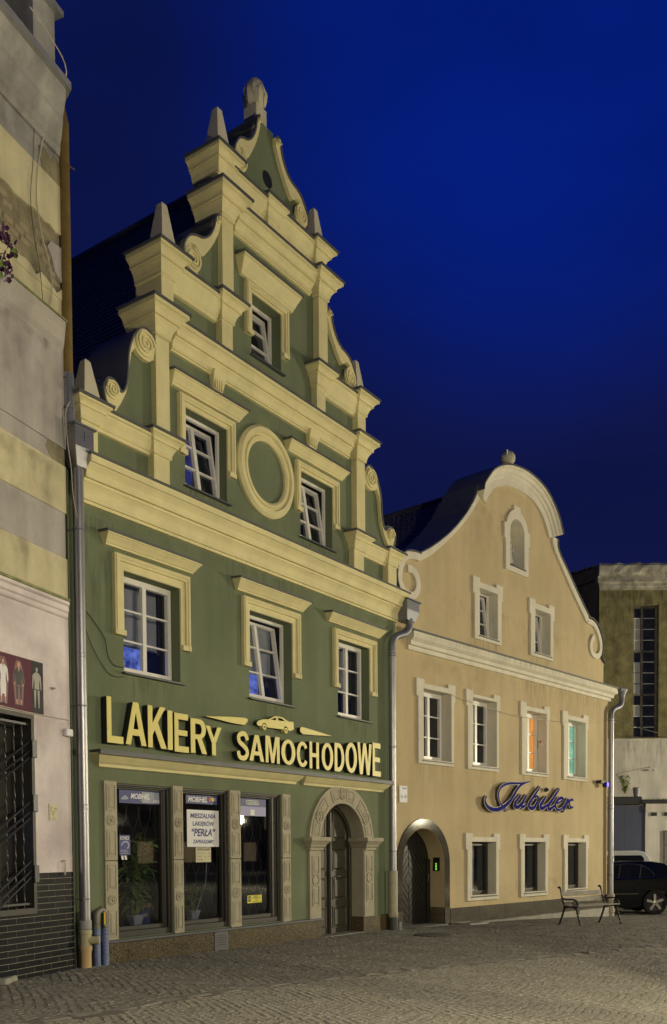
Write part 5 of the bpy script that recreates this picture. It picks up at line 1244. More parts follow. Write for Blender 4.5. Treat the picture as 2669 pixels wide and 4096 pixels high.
gp = Thing('gas_pipes', 'pair of blue wrapped gas pipes with yellow valve lever beside the zinc downpipe', 'gas pipe', G, (.4, .12, 0))
M['wrap'] = mat('blue_wrapping_tape', (.13, .17, .33), .45, var=.25, vscale=9, bump=.6, bscale=30); M['pipe_grey'] = mat('grey_steel_fitting', (.20, .19, .17), .5, metal=.4, var=.2); M['valve'] = mat('yellow_lever', (.75, .50, .02), .4, var=0)
rw = random.Random(2)
for u in (.325, .485):
    prf_ = []
    z = -.04
    while z < .56: prf_ += [(.050, z), (.056, z + .004), (.051, z + .06)]; z += .062
    MB().lathe((u, .12, 0), prf_, 14).build('wrapped_pipe', 'wrap', gp, smooth=True)
    MB().lathe((u, .12, 0), [(.044, .55), (.056, .56), (.056, .62), (.046, .63)], 14).build('fitting', 'pipe_grey', gp)
MB().tube([(.325, .12, .60), (.325, .12, .74), (.345, .12, .81), (.405, .12, .845), (.465, .12, .81), (.485, .12, .74), (.485, .12, .60)], [.046, .055, .055, .052, .055, .055, .046], 14).build('bend', 'pipe_grey', gp, smooth=True)
MB().box(.405, .435, .18, .195, .60, .80).build('valve_lever', 'valve', gp, bevel=.005)
MB().lathe((.42, .16, .60), [(.022, 0), (.022, .05)], 8, 'o').build('valve_nut', 'metal_zinc', gp)
d2 = Thing('downpipe', 'zinc downpipe with hopper between the green house and yellow house', 'downpipe', G, (8.93, .16, -.1))
MB().tube([(8.93, .16, 1.22), (8.93, .16, 6.22)], .084, 18).build('pipe', 'zinc2', d2, smooth=True)
MB().tube(smooth_path([(8.93, .16, 6.20), (8.94, .16, 6.38), (9.02, .175, 6.52), (9.18, .21, 6.60), (9.34, .24, 6.66), (9.47, .26, 6.76), (9.52, .27, 6.88), (9.52, .27, 7.02)], 3), .086, 16).build('swan_neck', 'metal_zinc', d2, smooth=True)
for z in (6.16, 6.10, 4.05, 1.7): c_ = MB(); clamp_(c_, 8.93, .16, z, .084); c_.build('joint_ring', 'metal_zinc', d2)
hp = MB().rings([[(9.28, -.02, 7.42), (9.84, -.02, 7.42), (9.84, .36, 7.42), (9.28, .36, 7.42)], [(9.28, -.02, 7.20), (9.84, -.02, 7.20), (9.84, .36, 7.20), (9.28, .36, 7.20)], [(9.34, .06, 6.97), (9.70, .06, 6.97), (9.70, .32, 6.97), (9.34, .32, 6.97)]]).build('hopper', 'metal_zinc', d2, bevel=.008)
MB().rings([[(9.25, -.02, z), (9.88, -.02, z), (9.88, .40, z), (9.25, .40, z)] for z in (7.42, 7.445)]).build('hopper_rim', 'metal_zinc', d2, parent=hp)
MB().lathe((8.93, .16, 0), [(.085, 1.26), (.108, 1.25), (.104, .30), (.118, .29), (.118, .22), (.108, .20)], 18).build('cast_pipe', 'cast', d2, smooth=True)
MB().lathe((8.93, .16, 0), [(.108, .20), (.112, -.14), (.11, -.2)], 18).build('cast_foot', 'cast_dark', d2, smooth=True)
gr = MB(); gr.box(8.99, 9.13, .22, .27, -.13, .12).build('foot_grate_frame', 'cast_dark', d2, bevel=.02)
g2 = MB()
for i in range(3): g2.tube([(9.02 + i * .035, .28, -.10), (9.02 + i * .035, .28, .09)], .006, 5)
for i in range(4): g2.tube([(9.0, .28, -.08 + i * .05), (9.12, .28, -.08 + i * .05)], .006, 5)
g2.build('foot_grate', 'metal_zinc', d2)
d3 = Thing('downpipe', 'zinc downpipe on the right corner of the yellow house', 'downpipe', Y, (10.91, .14, -.45))
MB().tube([(10.91, .14, .25), (10.91, .14, 5.86)], .082, 18).build('pipe', 'zinc2', d3, smooth=True)
MB().tube(smooth_path([(10.91, .14, 5.84), (10.92, .14, 6.02), (11.02, .155, 6.14), (11.22, .19, 6.22), (11.40, .22, 6.30), (11.47, .23, 6.44), (11.48, .23, 6.58)], 3), .084, 16).build('swan_neck', 'metal_zinc', d3, smooth=True)
MB().lathe((11.48, .23, 0), [(.085, 6.56), (.10, 6.62), (.14, 6.74), (.15, 6.80)], 14).build('outlet_funnel', 'metal_zinc', d3)
MB().tube([(11.25, .25, 6.80), (11.72, .25, 6.82)], .075, 12).build('gutter_end', 'metal_zinc', d3)
for z in (5.78, 3.1, 3.0, .9): c_ = MB(); clamp_(c_, 10.91, .14, z, .082); c_.build('joint_ring', 'metal_zinc', d3)
MB().lathe((10.91, .14, 0), [(.084, .30), (.125, .29), (.125, .20), (.105, .18), (.105, -.18), (.13, -.20), (.13, -.28), (.11, -.30), (.11, -.55)], 18).build('cast_foot', 'cast', d3, smooth=True)
t = Thing('pipe_sticker', 'small round blue sticker on the right downpipe of the yellow house', 'sticker', Y, (10.91, .23, 1.4)); MB().box(10.87, 10.95, .223, .228, 1.33, 1.52).build('panel', 'swhite', t); MB().prism(arc(10.91, 1.46, .03, 0, 2 * pi - .4, 12), .2285, .230).build('print', 'sblue', t)

# ================================================================= WIRES AND SMALL FITTINGS
M['wire_w'] = mat('pale_cable', (.50, .46, .38), .6, var=0); M['wire_d'] = mat('dark_cable', (.035, .035, .03), .6, var=0)
def wire(name, label, fr, pts, r, m): return single(name, MB().tube(smooth_path(pts, 5), r, 5), m, label, 'cable', fr, pts[0])
wire('hanging_cable', 'pale cable looping down the upper wall of the striped house', L, [(-1.15, .42, ls(13.0)), (-.75, .42, ls(12.95)), (-.42, .44, ls(12.72)), (-.38, .20, ls(12.3)), (-.45, .06, ls(11.9)), (-.58, .05, ls(11.3)), (-.60, .05, ls(10.9)), (-.50, .05, ls(10.5)), (-.35, .05, ls(10.2)), (-.30, .05, ls(9.9)), (-.36, .06, ls(9.62)), (-.5, .12, ls(9.5)), (-.68, .12, ls(9.52))], .009, 'wire_w')
wire('thin_cable', 'dark thin cable beside the pale loop on the striped house', L, [(-.62, .05, ls(12.0)), (-.66, .04, ls(11.4)), (-.72, .04, ls(10.9)), (-.66, .04, ls(10.4)), (-.55, .04, ls(10.0)), (-.55, .08, ls(9.55))], .005, 'wire_d')
wire('corner_cable', 'grey cable hanging behind the zinc hopper', G, [(-.14, .26, 8.2), (-.2, .24, 8.0), (-.17, .24, 7.6), (-.10, .22, 7.3), (-.07, .22, 6.9), (-.02, .24, 6.6)], .007, 'wire_w')
wire('wall_cable', 'dark cable drooping from the zinc downpipe to the first upper window', G, [(.18, .05, 5.72), (.20, .02, 5.45), (.42, .02, 5.25), (.66, .02, 5.0), (.72, .02, 4.75), (.85, .02, 4.62), (1.04, .02, 4.62)], .006, 'wire_d')
wire('wall_cable', 'lower dark cable sagging to the sill of the first upper window', G, [(.18, .04, 5.3), (.4, .02, 4.85), (.7, .02, 4.5), (.9, .02, 4.45), (1.06, .02, 4.48)], .005, 'wire_d')
wire('street_wire', 'black wire running from the right downpipe towards the derelict building', WORLD, [(8.86, -29.7, 5.84), (11.5, -33, 5.80), (14, -36, 6.0)], .014, 'wire_d')
wire('facade_wire', 'thin pale wire above the upper windows of the yellow house', Y, [(2.0, .09, 5.55), (5, .09, 5.35), (8, .09, 5.45), (9.8, .07, 5.6), (10.8, .10, 5.68)], .006, 'wire_w')
wire('door_cable', 'cable above the grille door of the striped house', L, [(-2.4, .03, ls(3.74)), (-1.5, .03, ls(3.70)), (-.9, .02, ls(3.69)), (-.04, .02, ls(3.70))], .008, 'wire_w')
single('junction_box', MB().box(-.175, -.02, .0, .075, ls(3.45), ls(3.56)), 'swhite', 'white junction box on the corner of the striped house', 'junction box', L, (-.1, 0, ls(3.45)), bevel=.012)
t = Thing('utility_plaque', 'small cream utility marker plate with numbers on the pink plaster', 'plaque', L, (-.45, .01, ls(2.19))); MB().box(-.525, -.345, .0, .014, ls(2.19), ls(2.43)).build('panel', 'scream', t, bevel=.004)
for s_, a, b, c, d in (('Z', -.51, -.46, 2.33, 2.38), ('40', -.42, -.355, 2.34, 2.375), ('1,5', -.50, -.44, 2.26, 2.30), ('4,3', -.46, -.395, 2.20, 2.235)): text_mb(MB(), s_, a, b, ls(c), ls(d), .0155).build('lettering', 'sdark', t)
MB().box(-.49, -.37, .014, .0155, ls(2.315), ls(2.320)).box(-.435, -.43, .014, .0155, ls(2.25), ls(2.315)).build('print', 'sdark', t)
single('iron_hook', MB().tube([(-.26, .0, ls(1.58)), (-.26, .07, ls(1.60)), (-.26, .07, ls(1.52)), (-.258, .06, ls(1.38))], .012, 6), 'cast', 'old iron hook in the plaster above the black tiles', 'hook', L, (-.26, 0, ls(1.5)))
single('wall_anchor', MB().lathe((-.41, .0, ls(4.11)), [(.022, 0), (.022, .03), (.012, .03), (.012, .07)], 8, 'o'), 'cast', 'short metal anchor in the wall right of the fashion poster', 'anchor', L, (-.41, 0, ls(4.11)))
# fashion poster
ps = Thing('fashion_poster', 'maroon fashion poster with three standing people above the grille door', 'poster', L, (-1.4, .01, ls(3.7)))
M['maroon'] = mat('maroon_print', (.11, .03, .055), .8, var=.25, vscale=1.2); M['print_grey'] = mat('grey_photo_print', (.045, .042, .05), .8, var=.5, vscale=1.5); M['skin'] = flat('printed_skin', (.50, .30, .16)); M['suit'] = flat('printed_pale_suit', (.34, .31, .29)); M['pblack'] = flat('printed_black_suit', (.018, .02, .025)); M['hair'] = flat('printed_fair_hair', (.38, .27, .12)); M['hair_d'] = flat('printed_dark_hair', (.05, .035, .03)); M['halo'] = flat('printed_pink_glow', (.19, .075, .09))
z0, z1 = ls(3.70), ls(4.435)
MB().prism([(-2.6, z0), (-.62, z0), (-.62, z1), (-2.6, z1)], .005, .02).build('panel', 'maroon', ps); MB().box(-.86, -.62, .0205, .0215, z0, z1).build('print', 'print_grey', ps)
def figure(cx_, hh, body, legs, skin, hair, skirt=False, halo=True):
    f = lambda x, y: (cx_ + x * hh, z0 + .05 + y * hh)
    P_ = lambda pts, m, o: MB().prism([f(*p) for p in pts], .0216 + o, .0222 + o).build('print', m, ps)
    if halo: P_([(-.13, .02), (.13, .02), (.17, .45), (.20, .6), (.13, .88), (.07, 1.02), (-.07, 1.02), (-.14, .86), (-.20, .55), (-.16, .3)], 'halo', 0)
    for s_ in (-1, 1):
        P_([(s_ * .02, .45), (s_ * .10, .45), (s_ * .085, .14), (s_ * .045, .14)], legs, .001)
        P_([(s_ * .05, .15), (s_ * .085, .15), (s_ * .08, .03), (s_ * .055, .03)], skin, .001); P_([(s_ * .045, .04), (s_ * .085, .04), (s_ * .11, .0), (s_ * .05, .0)], 'suit' if skirt else 'pblack', .002)
        P_([(s_ * .10, .82), (s_ * .145, .78), (s_ * .165, .52), (s_ * .135, .50), (s_ * .11, .64)], body, .002); P_([(s_ * .135, .51), (s_ * .165, .52), (s_ * .155, .46), (s_ * .13, .47)], skin, .003)
    if skirt: P_([(-.09, .50), (.09, .50), (.08, .20), (-.08, .20)], body, .002)
    P_([(-.085, .47), (.085, .47), (.08, .62), (.125, .80), (.04, .86), (-.04, .86), (-.125, .80), (-.08, .62)], body, .003)
    P_([(-.03, .86), (0, .76), (.03, .86)], skin, .004); P_(arc(0, .93, .052, 0, 2 * pi - .4, 12, .066), hair, .003); P_(arc(0, .918, .038, 0, 2 * pi - .4, 12, .05), skin, .004)
figure(-1.44, .60, 'swhite', 'swhite', 'skin', 'hair_d', skirt=True); figure(-1.13, .60, 'pblack', 'pblack', 'skin', 'hair'); figure(-.76, .60, 'suit', 'suit', 'suit', 'hair_d', halo=False); figure(-1.95, .60, 'pblack', 'swhite', 'skin', 'hair')
# petunias in a hanging basket
pt = Thing('petunia_basket', 'hanging purple petunias at the left edge of the striped house', 'hanging flowers', L, (-1.62, .35, ls(9.5)))
M['petal'] = mat('dark_purple_petal', (.06, .008, .065), .6, var=.4, vscale=9); r = random.Random(11); fl = MB(); lf = MB()
for i in range(95):
    a, b = r.uniform(0, 2 * pi), r.uniform(-1, 1); rr = r.uniform(.5, 1) ; c0 = Vector((-1.70 + .26 * rr * cos(a) * sqrt(1 - b * b), .35 + .22 * rr * sin(a) * sqrt(1 - b * b), ls(9.50) + .42 * rr * b))
    nrm = Vector((r.uniform(-1, 1), r.uniform(.2, 1), r.uniform(-.8, .3))).normalized(); x = nrm.orthogonal().normalized(); y = nrm.cross(x); n0 = len(fl.v); R_ = r.uniform(.035, .055)
    mb = fl if i % 4 else lf
    pts = [tuple(c0)]
    for k in range(10): an = 2 * pi * k / 10; q = c0 + (x * cos(an) + y * sin(an)) * R_ * (1 if k % 2 else .72) + nrm * .018; pts.append(tuple(q))
    mb.add(pts, [(0, k + 1, (k + 1) % 10 + 1) for k in range(10)])
fl.build('blossoms', 'petal', pt, kind='stuff'); lf.build('foliage', 'leaf', pt, kind='stuff')
for o_ in pt.e.children: o_.scale = (.8, .8, .85)

# ================================================================= YELLOW HOUSE FITTINGS
M['jblue'] = mat('blue_acrylic_face', (.028, .028, .21), .035, var=.0, coat=0, spec=.4); M['jside'] = mat('bronze_letter_sides', (.055, .05, .035), .4, metal=.3, var=0); M['jedge'] = mat('cream_letter_edge', (.50, .46, .36), .5, var=0)
jb = Thing('jeweller_sign', 'blue script sign Jubiler between the upper and lower windows of the yellow house', 'sign', Y, (3.6, 0, 2.8))
strokes = [([(5.86, 3.60), (5.67, 3.57), (5.5, 3.54), (5.16, 3.515), (4.82, 3.50), (4.58, 3.46), (4.37, 3.38), (4.25, 3.26), (4.22, 3.13), (4.29, 2.98), (4.43, 2.88), (4.66, 2.76)], .055, 'J'),
           ([(5.60, 3.55), (5.39, 3.49), (5.16, 3.34), (4.95, 3.14), (4.74, 2.98), (4.45, 2.85), (4.17, 2.78), (3.9, 2.78), (3.7, 2.84), (3.59, 2.94), (3.58, 3.04), (3.66, 3.10)], .085, 'J'),
           ([(5.36, 3.22), (5.2, 3.09), (5.07, 2.99), (5.05, 2.91), (5.16, 2.87), (5.33, 2.93), (5.54, 3.09), (5.66, 3.22)], .085, 'u'), ([(5.66, 3.22), (5.5, 3.05), (5.41, 2.95), (5.46, 2.88), (5.67, 2.97)], .08, 'u'),
           ([(6.42, 3.48), (6.2, 3.30), (5.93, 3.09), (5.80, 2.97), (5.84, 2.88), (6.02, 2.87), (6.2, 2.98), (6.30, 3.12), (6.25, 3.21), (6.10, 3.16)], .085, 'b'),
           ([(6.74, 3.22), (6.61, 3.11), (6.45, 2.97), (6.47, 2.88), (6.65, 2.91), (6.86, 3.0)], .095, 'i'),
           ([(7.54, 3.48), (7.31, 3.30), (7.03, 3.08), (6.88, 2.96), (6.93, 2.87), (7.12, 2.92), (7.31, 3.02)], .09, 'l'),
           ([(7.31, 3.03), (7.58, 3.10), (7.75, 3.17), (7.70, 3.22), (7.5, 3.18), (7.33, 3.07), (7.30, 2.95), (7.43, 2.86), (7.65, 2.90), (7.84, 3.01)], .07, 'e'),
           ([(8.04, 3.21), (7.97, 3.09), (7.84, 2.95), (7.74, 2.82)], .10, 'r'), ([(7.89, 2.99), (8.09, 3.12), (8.29, 3.19), (8.40, 3.17)], .06, 'r'), ([(8.06, 3.19), (8.13, 3.15), (8.16, 3.03), (8.26, 2.95), (8.38, 2.98)], .06, 'r')]
for k, (pts, w, nm) in enumerate(strokes):
    sp = smooth_path(pts, 5); n = len(sp); ws = [w * (.55 + .75 * sin(pi * min(1, max(0, (i + 1) / (n + 1))))) for i in range(n)]
    wb2 = [a + .022 for a in ws]; e_ = k * .0006
    mb = MB(); ribbon_prism(mb, sp, wb2, .05 + e_, .125 + e_); l = mb.build('letter_stroke', 'jside', jb)
    mb = MB(); ribbon_prism(mb, sp, wb2, .1251 + e_, .132 + e_); mb.build('letter_edge', 'jedge', jb, parent=l)
    mb = MB(); ribbon_prism(mb, sp, ws, .131 + e_, .136 + e_); mb.build('letter_face', 'jblue', jb, parent=l)
l = MB().prism(arc(6.86, 3.42, .062, 0, 2 * pi - .4, 16), .05, .125).build('letter_stroke', 'jside', jb); MB().prism(arc(6.86, 3.42, .05, 0, 2 * pi - .4, 16), .1255, .132).build('letter_face', 'jblue', jb, parent=l)
t = Thing('house_number_plate', 'white house number plate 6-8 beside the downpipe on the yellow wall', 'number plate', Y, (.25, .02, 2.83)); MB().box(.09, .39, .01, .03, 2.83, 3.22).build('panel', 'swhite', t, bevel=.004)
text_mb(MB(), '6-8', .13, .36, 2.93, 3.02, .0315, bold=.02).build('lettering', 'sgrey', t); MB().box(.2, .36, .030, .0315, 3.14, 3.18).build('print', 'slilac', t)
cm = Thing('security_camera', 'black security camera with glowing blue ring on the yellow wall', 'camera', Y, (10.2, .1, 3.75)); M['led'] = mat('blue_led_ring', (.05, .05, .9), .4, var=0, emit=(.10, .06, 1), estr=3.0)
MB().box(10.12, 10.2, 0, .10, 3.78, 3.86).box(10.10, 10.42, .10, .20, 3.76, 3.87).build('bracket', 'black', cm, bevel=.01)
MB().lathe((10.40, .18, 3.73), [(.075, -.06), (.085, 0), (.075, .07), (.03, .09)], 14, 'o').build('housing', 'black', cm)
rr_ = MB(); rr_.prism(arc(10.40, 3.73, .068, 0, 2 * pi - .35, 16), .272, .276, [arc(10.40, 3.73, .028, 0, 2 * pi - .4, 12)]); rr_.build('led_ring', 'led', cm)
ic = Thing('intercom', 'dark door intercom with green lit buttons in the reveal of the boarded door', 'intercom', Y, (1.88, -.2, 1.2)); M['led_g'] = mat('green_lit_buttons', (.2, .9, .1), .4, var=0, emit=(.35, 1, .06), estr=.8)
MB().box(1.855, 1.888, -.29, -.10, 1.20, 1.54).build('panel', 'black', ic, bevel=.004)
for i in range(5): MB().box(1.850, 1.8565, -.215, -.18, 1.225 + i * .036, 1.252 + i * .036).build('button', 'led_g', ic)
sr = Thing('alarm_siren', 'small pale alarm box in the reveal of the orange lit window', 'alarm box', Y, (6.92, -.12, 4.7)); MB().box(6.88, 6.93, -.18, -.05, 4.62, 4.86).build('housing', 'ywhite', sr, bevel=.008); MB().lathe((6.879, -.115, 4.80), [(.03, 0), (.03, -.008)], 10, 'u').build('siren_lens', 'sred', sr)
# statuette in the niche
st = Thing('statuette', 'small painted statue of a woman in blue cloak in the arched niche', 'statue', Y, (5.13, -.12, 9.36))
M['s_blue'] = mat('painted_blue_cloak', (.04, .06, .33), .6, var=.1); M['s_white'] = mat('painted_white_dress', (.55, .52, .55), .7, var=.15); M['s_skin'] = mat('painted_face', (.50, .36, .22), .6, var=.05); M['s_hair'] = mat('painted_dark_hair', (.05, .045, .04), .6, var=0); M['s_rock'] = mat('dark_stone_base', (.10, .095, .08), .9, var=.3)
SU, SO, SZ_ = 5.16, -.10, 9.36
MB().lathe((SU, SO, SZ_), [(.16, 0), (.17, .03), (.13, .07), (.02, .09)], 12).build('base', 's_rock', st)
bd = MB(); rg = []
for z_, a_, b__ in ((.06, .10, .085), (.12, .105, .09), (.28, .085, .07), (.40, .075, .06), (.50, .085, .062), (.58, .092, .06), (.62, .07, .05), (.645, .032, .03), (.67, .028, .028), (.69, .036, .036), (.72, .045, .045), (.75, .046, .048), (.78, .035, .038), (.80, .01, .01)):
    rg.append([(SU + a_ * cos(2 * pi * k / 16) * (1 + (.06 * sin(k * 2.5) if z_ < .5 else 0)), SO + b__ * sin(2 * pi * k / 16) * (1 + (.1 * sin(k * 3.1) if z_ < .5 else 0)), SZ_ + z_) for k in range(16)])
bd.rings(rg); bd.build('figure', 's_white', st, smooth=True)
ck = MB(); rg = []
for z_, a_, b__ in ((.08, .125, .10), (.3, .105, .085), (.5, .105, .078), (.6, .10, .07), (.66, .05, .045), (.74, .056, .056), (.79, .048, .05), (.82, .01, .01)):
    rg.append([(SU + a_ * cos(a), SO - .006 + b__ * sin(a), SZ_ + z_) for a in [radians(150 + 240 * k / 14) for k in range(15)]])
m_ = 15; vs = [p for q in rg for p in q]; ck.add(vs, [(i * m_ + j, i * m_ + j + 1, (i + 1) * m_ + j + 1, (i + 1) * m_ + j) for i in range(len(rg) - 1) for j in range(m_ - 1)]); ck.build('cloak', 's_blue', st, smooth=True)
MB().lathe((SU, SO + .012, SZ_ + .735), [(.036, -.04), (.042, -.01), (.040, .02), (.02, .045)], 12).build('face', 's_skin', st, smooth=True)
for s_ in (-1, 1): MB().tube([(SU + s_ * .085, SO, SZ_ + .56), (SU + s_ * .11, SO + .05, SZ_ + .46), (SU + s_ * .03, SO + .085, SZ_ + .47)], [.028, .026, .018], 8).build('arm', 's_white', st, smooth=True)
# cellar hatch and manhole in front of the yellow house
hz = -.19
ht = Thing('cellar_hatch', 'stone framed cellar hatch on the ground right of the boarded door', 'hatch', Y, (3.0, .3, hz))
MB().box(2.15, 2.95, .05, .17, hz - .1, hz + .10).box(2.15, 2.95, .50, .62, hz - .1, hz + .10).box(2.15, 2.27, .17, .50, hz - .1, hz + .10).box(2.83, 2.95, .17, .50, hz - .1, hz + .10).build('stone_frame', 'kerb', ht)
MB().box(2.28, 2.82, .18, .49, hz + .06, hz + .085).build('lid', 'black', ht)
mh = MB(); mh.lathe((2.1, -19.5, gz(2.1, 19.5) + .006), [(.42, -.03), (.42, .006), (.38, .01), (.001, .01)], 28)
mo = Thing('manhole_cover', 'round dark iron manhole cover in the cobbles before the boarded door', 'manhole cover', WORLD, (2.1, -19.5, gz(2.1, 19.5))); mh.build('cover', 'cast_dark', mo)
rib = MB()
for i in range(7):
    o = -.3 + i * .1; hw = sqrt(.36 ** 2 - o * o) if abs(o) < .36 else .1; rib.box(2.1 - hw, 2.1 + hw, -19.5 + o - .02, -19.5 + o + .02, gz(2.1, 19.5) + .014, gz(2.1, 19.5) + .022)
rib.build('ribs', 'cast_dark', mo)
single('stone_block', MB().box(-4.62, -4.28, -12.55, -12.1, -.05, .06), 'kerb', 'pale stone block on the cobbles at the left edge', 'stone', WORLD, (-4.4, -12.3, 0), bevel=.02)
ads = gz(1, 1)

# ================================================================= BENCH
Bn = Frame(5.49, 22.66, atan2(1.34, .91), -.135)
be = Thing('park_bench', 'wooden slatted bench with black scrolled iron frames before the yellow house', 'bench', Bn, (0, 0, 0))
M['bench_iron'] = mat('black_cast_iron_bench', (.018, .019, .022), .4, metal=.3, var=.0); M['bench_wood'] = mat('grey_weathered_slats', (.27, .25, .21), .7, var=.3, vscale=6, bump=.3)
for u in (.03, 1.50):
    m_ = MB()
    S_ = lambda pts, r=.02: m_.tube(smooth_path([(u, o, z) for o, z in pts], 5), r, 7)
    S_([(-.22 + .20, .0), (.06, .18), (.13, .36), (.16, .47), (.10, .62), (.045, .82), (.02, .90), (-.02, .93), (-.045, .905)], .024)   # rear leg and back post
    S_([(.13, .40), (.25, .455), (.40, .455), (.52, .41), (.585, .22), (.66, .02)], .022)                                    # arch and front leg
    S_([(.13, .47), (.35, .455), (.58, .47)], .022); S_([(.09, .66), (.22, .635), (.42, .64), (.54, .60), (.58, .52), (.54, .45), (.48, .47)], .021)
    n_ = 18; S_([(.47 + .075 * (1 - k / n_ * .75) * cos(-.5 + k * .42), .54 + .075 * (1 - k / n_ * .75) * sin(-.5 + k * .42)) for k in range(n_)], .013)
    S_([(.56 + .06 * (1 - k / n_ * .75) * cos(1.2 - k * .40), .34 + .06 * (1 - k / n_ * .75) * sin(1.2 - k * .40)) for k in range(n_)], .013)
    m_.lathe((u, .66, 0), [(.05, 0), (.045, .02), (.022, .04)], 10); m_.lathe((u, -.02, 0), [(.05, 0), (.045, .02), (.022, .04)], 10)
    for zz, oo in ((.12, .03), (.25, .09), (.12, .625), (.24, .585)): m_.lathe((u, oo, zz), [(.02, -.02), (.034, 0), (.02, .02)], 8)
    m_.build('cast_frame', 'bench_iron', be, smooth=True)
for k, (o, z) in enumerate(((.055, .77), (.075, .62))):
    MB().rings([[(0.0, o + .03, z - .055), (1.53, o + .03, z - .055), (1.53, o + .005, z - .06), (0.0, o + .005, z - .06)], [(.0, o - .0, z + .055), (1.53, o - .0, z + .055), (1.53, o - .028, z + .05), (0, o - .028, z + .05)]]).build('back_slat', 'bench_wood', be, bevel=.004)
for k, o in enumerate((.17, .27, .37, .47, .57)): MB().box(0, 1.53, o - .042, o + .042, .478 - (.012 if k in (2,) else 0), .505 - (.012 if k in (2,) else 0)).build('seat_slat', 'bench_wood', be, bevel=.004)

# ================================================================= CARS
CG = -.46; Cf = Frame(0, 30.7, pi / 2, CG)
cr_ = Thing('black_sedan', 'black sedan with five spoke alloy wheels parked at the right edge behind the downpipe', 'car', Cf, (9.4, -.9, 0))
M['car_black'] = mat('black_car_paint', (.004, .005, .007), .18, var=0, coat=.25, spec=.25); M['car_glass'] = mat('tinted_car_glass', (.010, .012, .016), .12, var=0, spec=.25); M['tyre'] = mat('tyre_rubber', (.012, .012, .013), .8, var=0); M['alloy'] = mat('silver_alloy', (.55, .52, .46), .3, metal=.8, var=.05); M['chrome'] = mat('chrome_strip', (.75, .70, .60), .15, metal=1, var=0)
fw_, rw_ = 7.25, 10.64; wz = .40
low = [(6.62, .34), (6.58, .55), (6.64, .80), (6.95, .96), (7.6, 1.06), (8.25, 1.13), (10.0, 1.20), (11.2, 1.23), (12.0, 1.20), (12.22, 1.12), (12.28, .80), (12.22, .38), (11.9, .27)]
under = arc(rw_, wz, .46, -.25, pi + .25, 14) + [(10.0, .22), (7.8, .22)] + arc(fw_, wz, .46, -.25, pi + .25, 14)
poly = low + under; wd = 2.08
mb = MB(); rgs = []
for o, k in ((0.0 - .07, .965), (-.0, 1.0), (-wd, 1.0), (-wd - .0, .965)):
    pass
mb.prism(poly, -wd, -.0); body_ = mb.build('body', 'car_black', cr_, bevel=.035, smooth=True)
roofp = [(8.15, 1.10), (8.95, 1.62), (9.35, 1.74), (10.0, 1.775), (10.6, 1.76), (11.0, 1.70), (11.75, 1.22)]
gh = MB(); gh.rings([[(p[0] + (.0), -.06 - (p[1] - 1.1) * .34, p[1]) for p in roofp], [(p[0], -wd + .06 + (p[1] - 1.1) * .34, p[1]) for p in roofp]]); gh.build('cabin', 'car_black', cr_, bevel=.03, smooth=True)
sw = smooth_path([(8.55, 1.20), (8.98, 1.52), (9.35, 1.655), (9.8, 1.685), (10.2, 1.64), (10.48, 1.50), (10.62, 1.34), (10.60, 1.235)], 4) + [(10.0, 1.215), (8.6, 1.185)]
gw = MB(); gw.rings([[(p[0], -.045 - (p[1] - 1.1) * .34, p[1]) for p in sw], [(p[0], -.10 - (p[1] - 1.1) * .34, p[1]) for p in sw]]); gwo = gw.build('side_window', 'car_glass', cr_)
cs_ = MB(); cs_.tube([(p[0], -.040 - (p[1] - 1.1) * .34, p[1]) for p in sw[:-1]] + [(8.6, -.07, 1.185), (8.55, -.075, 1.20)], .011, 5); cs_.build('chrome_trim', 'chrome', cr_)
for x in (9.42, 10.12): MB().tube([(x, -.07, 1.20), (x + .12, -.23, 1.66)], .018, 5).build('window_pillar', 'black', cr_, parent=gwo)
MB().box(7.9, 10.1, .0, .012, .60, .625).build('side_moulding', 'car_black', cr_)
MB().tube([(8.0, .012, .68), (10.05, .012, .70)], .006, 4).build('trim_line', 'chrome', cr_)
for x in (9.05, 10.0): MB().box(x, x + .22, .005, .03, .98, 1.01).build('door_handle', 'car_black', cr_, bevel=.008)
MB().box(12.1, 12.285, -.45, -.02, .80, 1.05).build('tail_light', 'sred', cr_)
MB().box(6.585, 6.75, -.5, -.03, .68, .82).build('headlight', 'white', cr_)
def wheel(th, x, o, R=.405, sp=5, m='alloy'):
    w = MB().lathe((x, o, wz if th is cr_ else R), [(R - .11, .0), (R - .02, .0), (R, -.03), (R, -.20), (R - .03, -.23), (R - .12, -.23), (R - .11, .0)], 32, 'o', cap=False).build('wheel', 'tyre', th, smooth=True)
    zc = wz if th is cr_ else R
    MB().lathe((x, o, zc), [(R - .125, -.015), (R - .105, .0), (R - .10, -.10), (.05, -.12), (.001, -.12)], 28, 'o', cap=False).build('rim', 'black', th, parent=w)
    s = MB()
    for k in range(sp):
        a = pi / 2 + .05 + 2 * pi * k / sp; ca, sa = cos(a), sin(a); r1 = R - .115
        pts = [(.05, -.040), (r1, -.042), (r1, .042), (.05, .040)]
        s.prism([(x + p * ca - q * sa, zc + p * sa + q * ca) for p, q in pts], o - .05, o - .012)
    s.lathe((x, o - .04, zc), [(.06, 0), (.055, .035), (.02, .04), (.001, .04)], 12, 'o')
    s.build('spokes', m, th, parent=w)
wheel(cr_, fw_, -.03); wheel(cr_, rw_, -.03); 
for x in (fw_, rw_): MB().lathe((x, -wd + .25, wz), [(.40, 0), (.40, -.2)], 20, 'o').build('wheel', 'tyre', cr_)
VG = -.49; Vf = Frame(0, 33.6, pi / 2, VG)
vn = Thing('white_van', 'small white van with dark side windows behind the black sedan', 'van', Vf, (9.6, -.9, 0))
M['van_white'] = mat('white_van_paint', (.58, .60, .62), .3, var=.02, coat=.5)
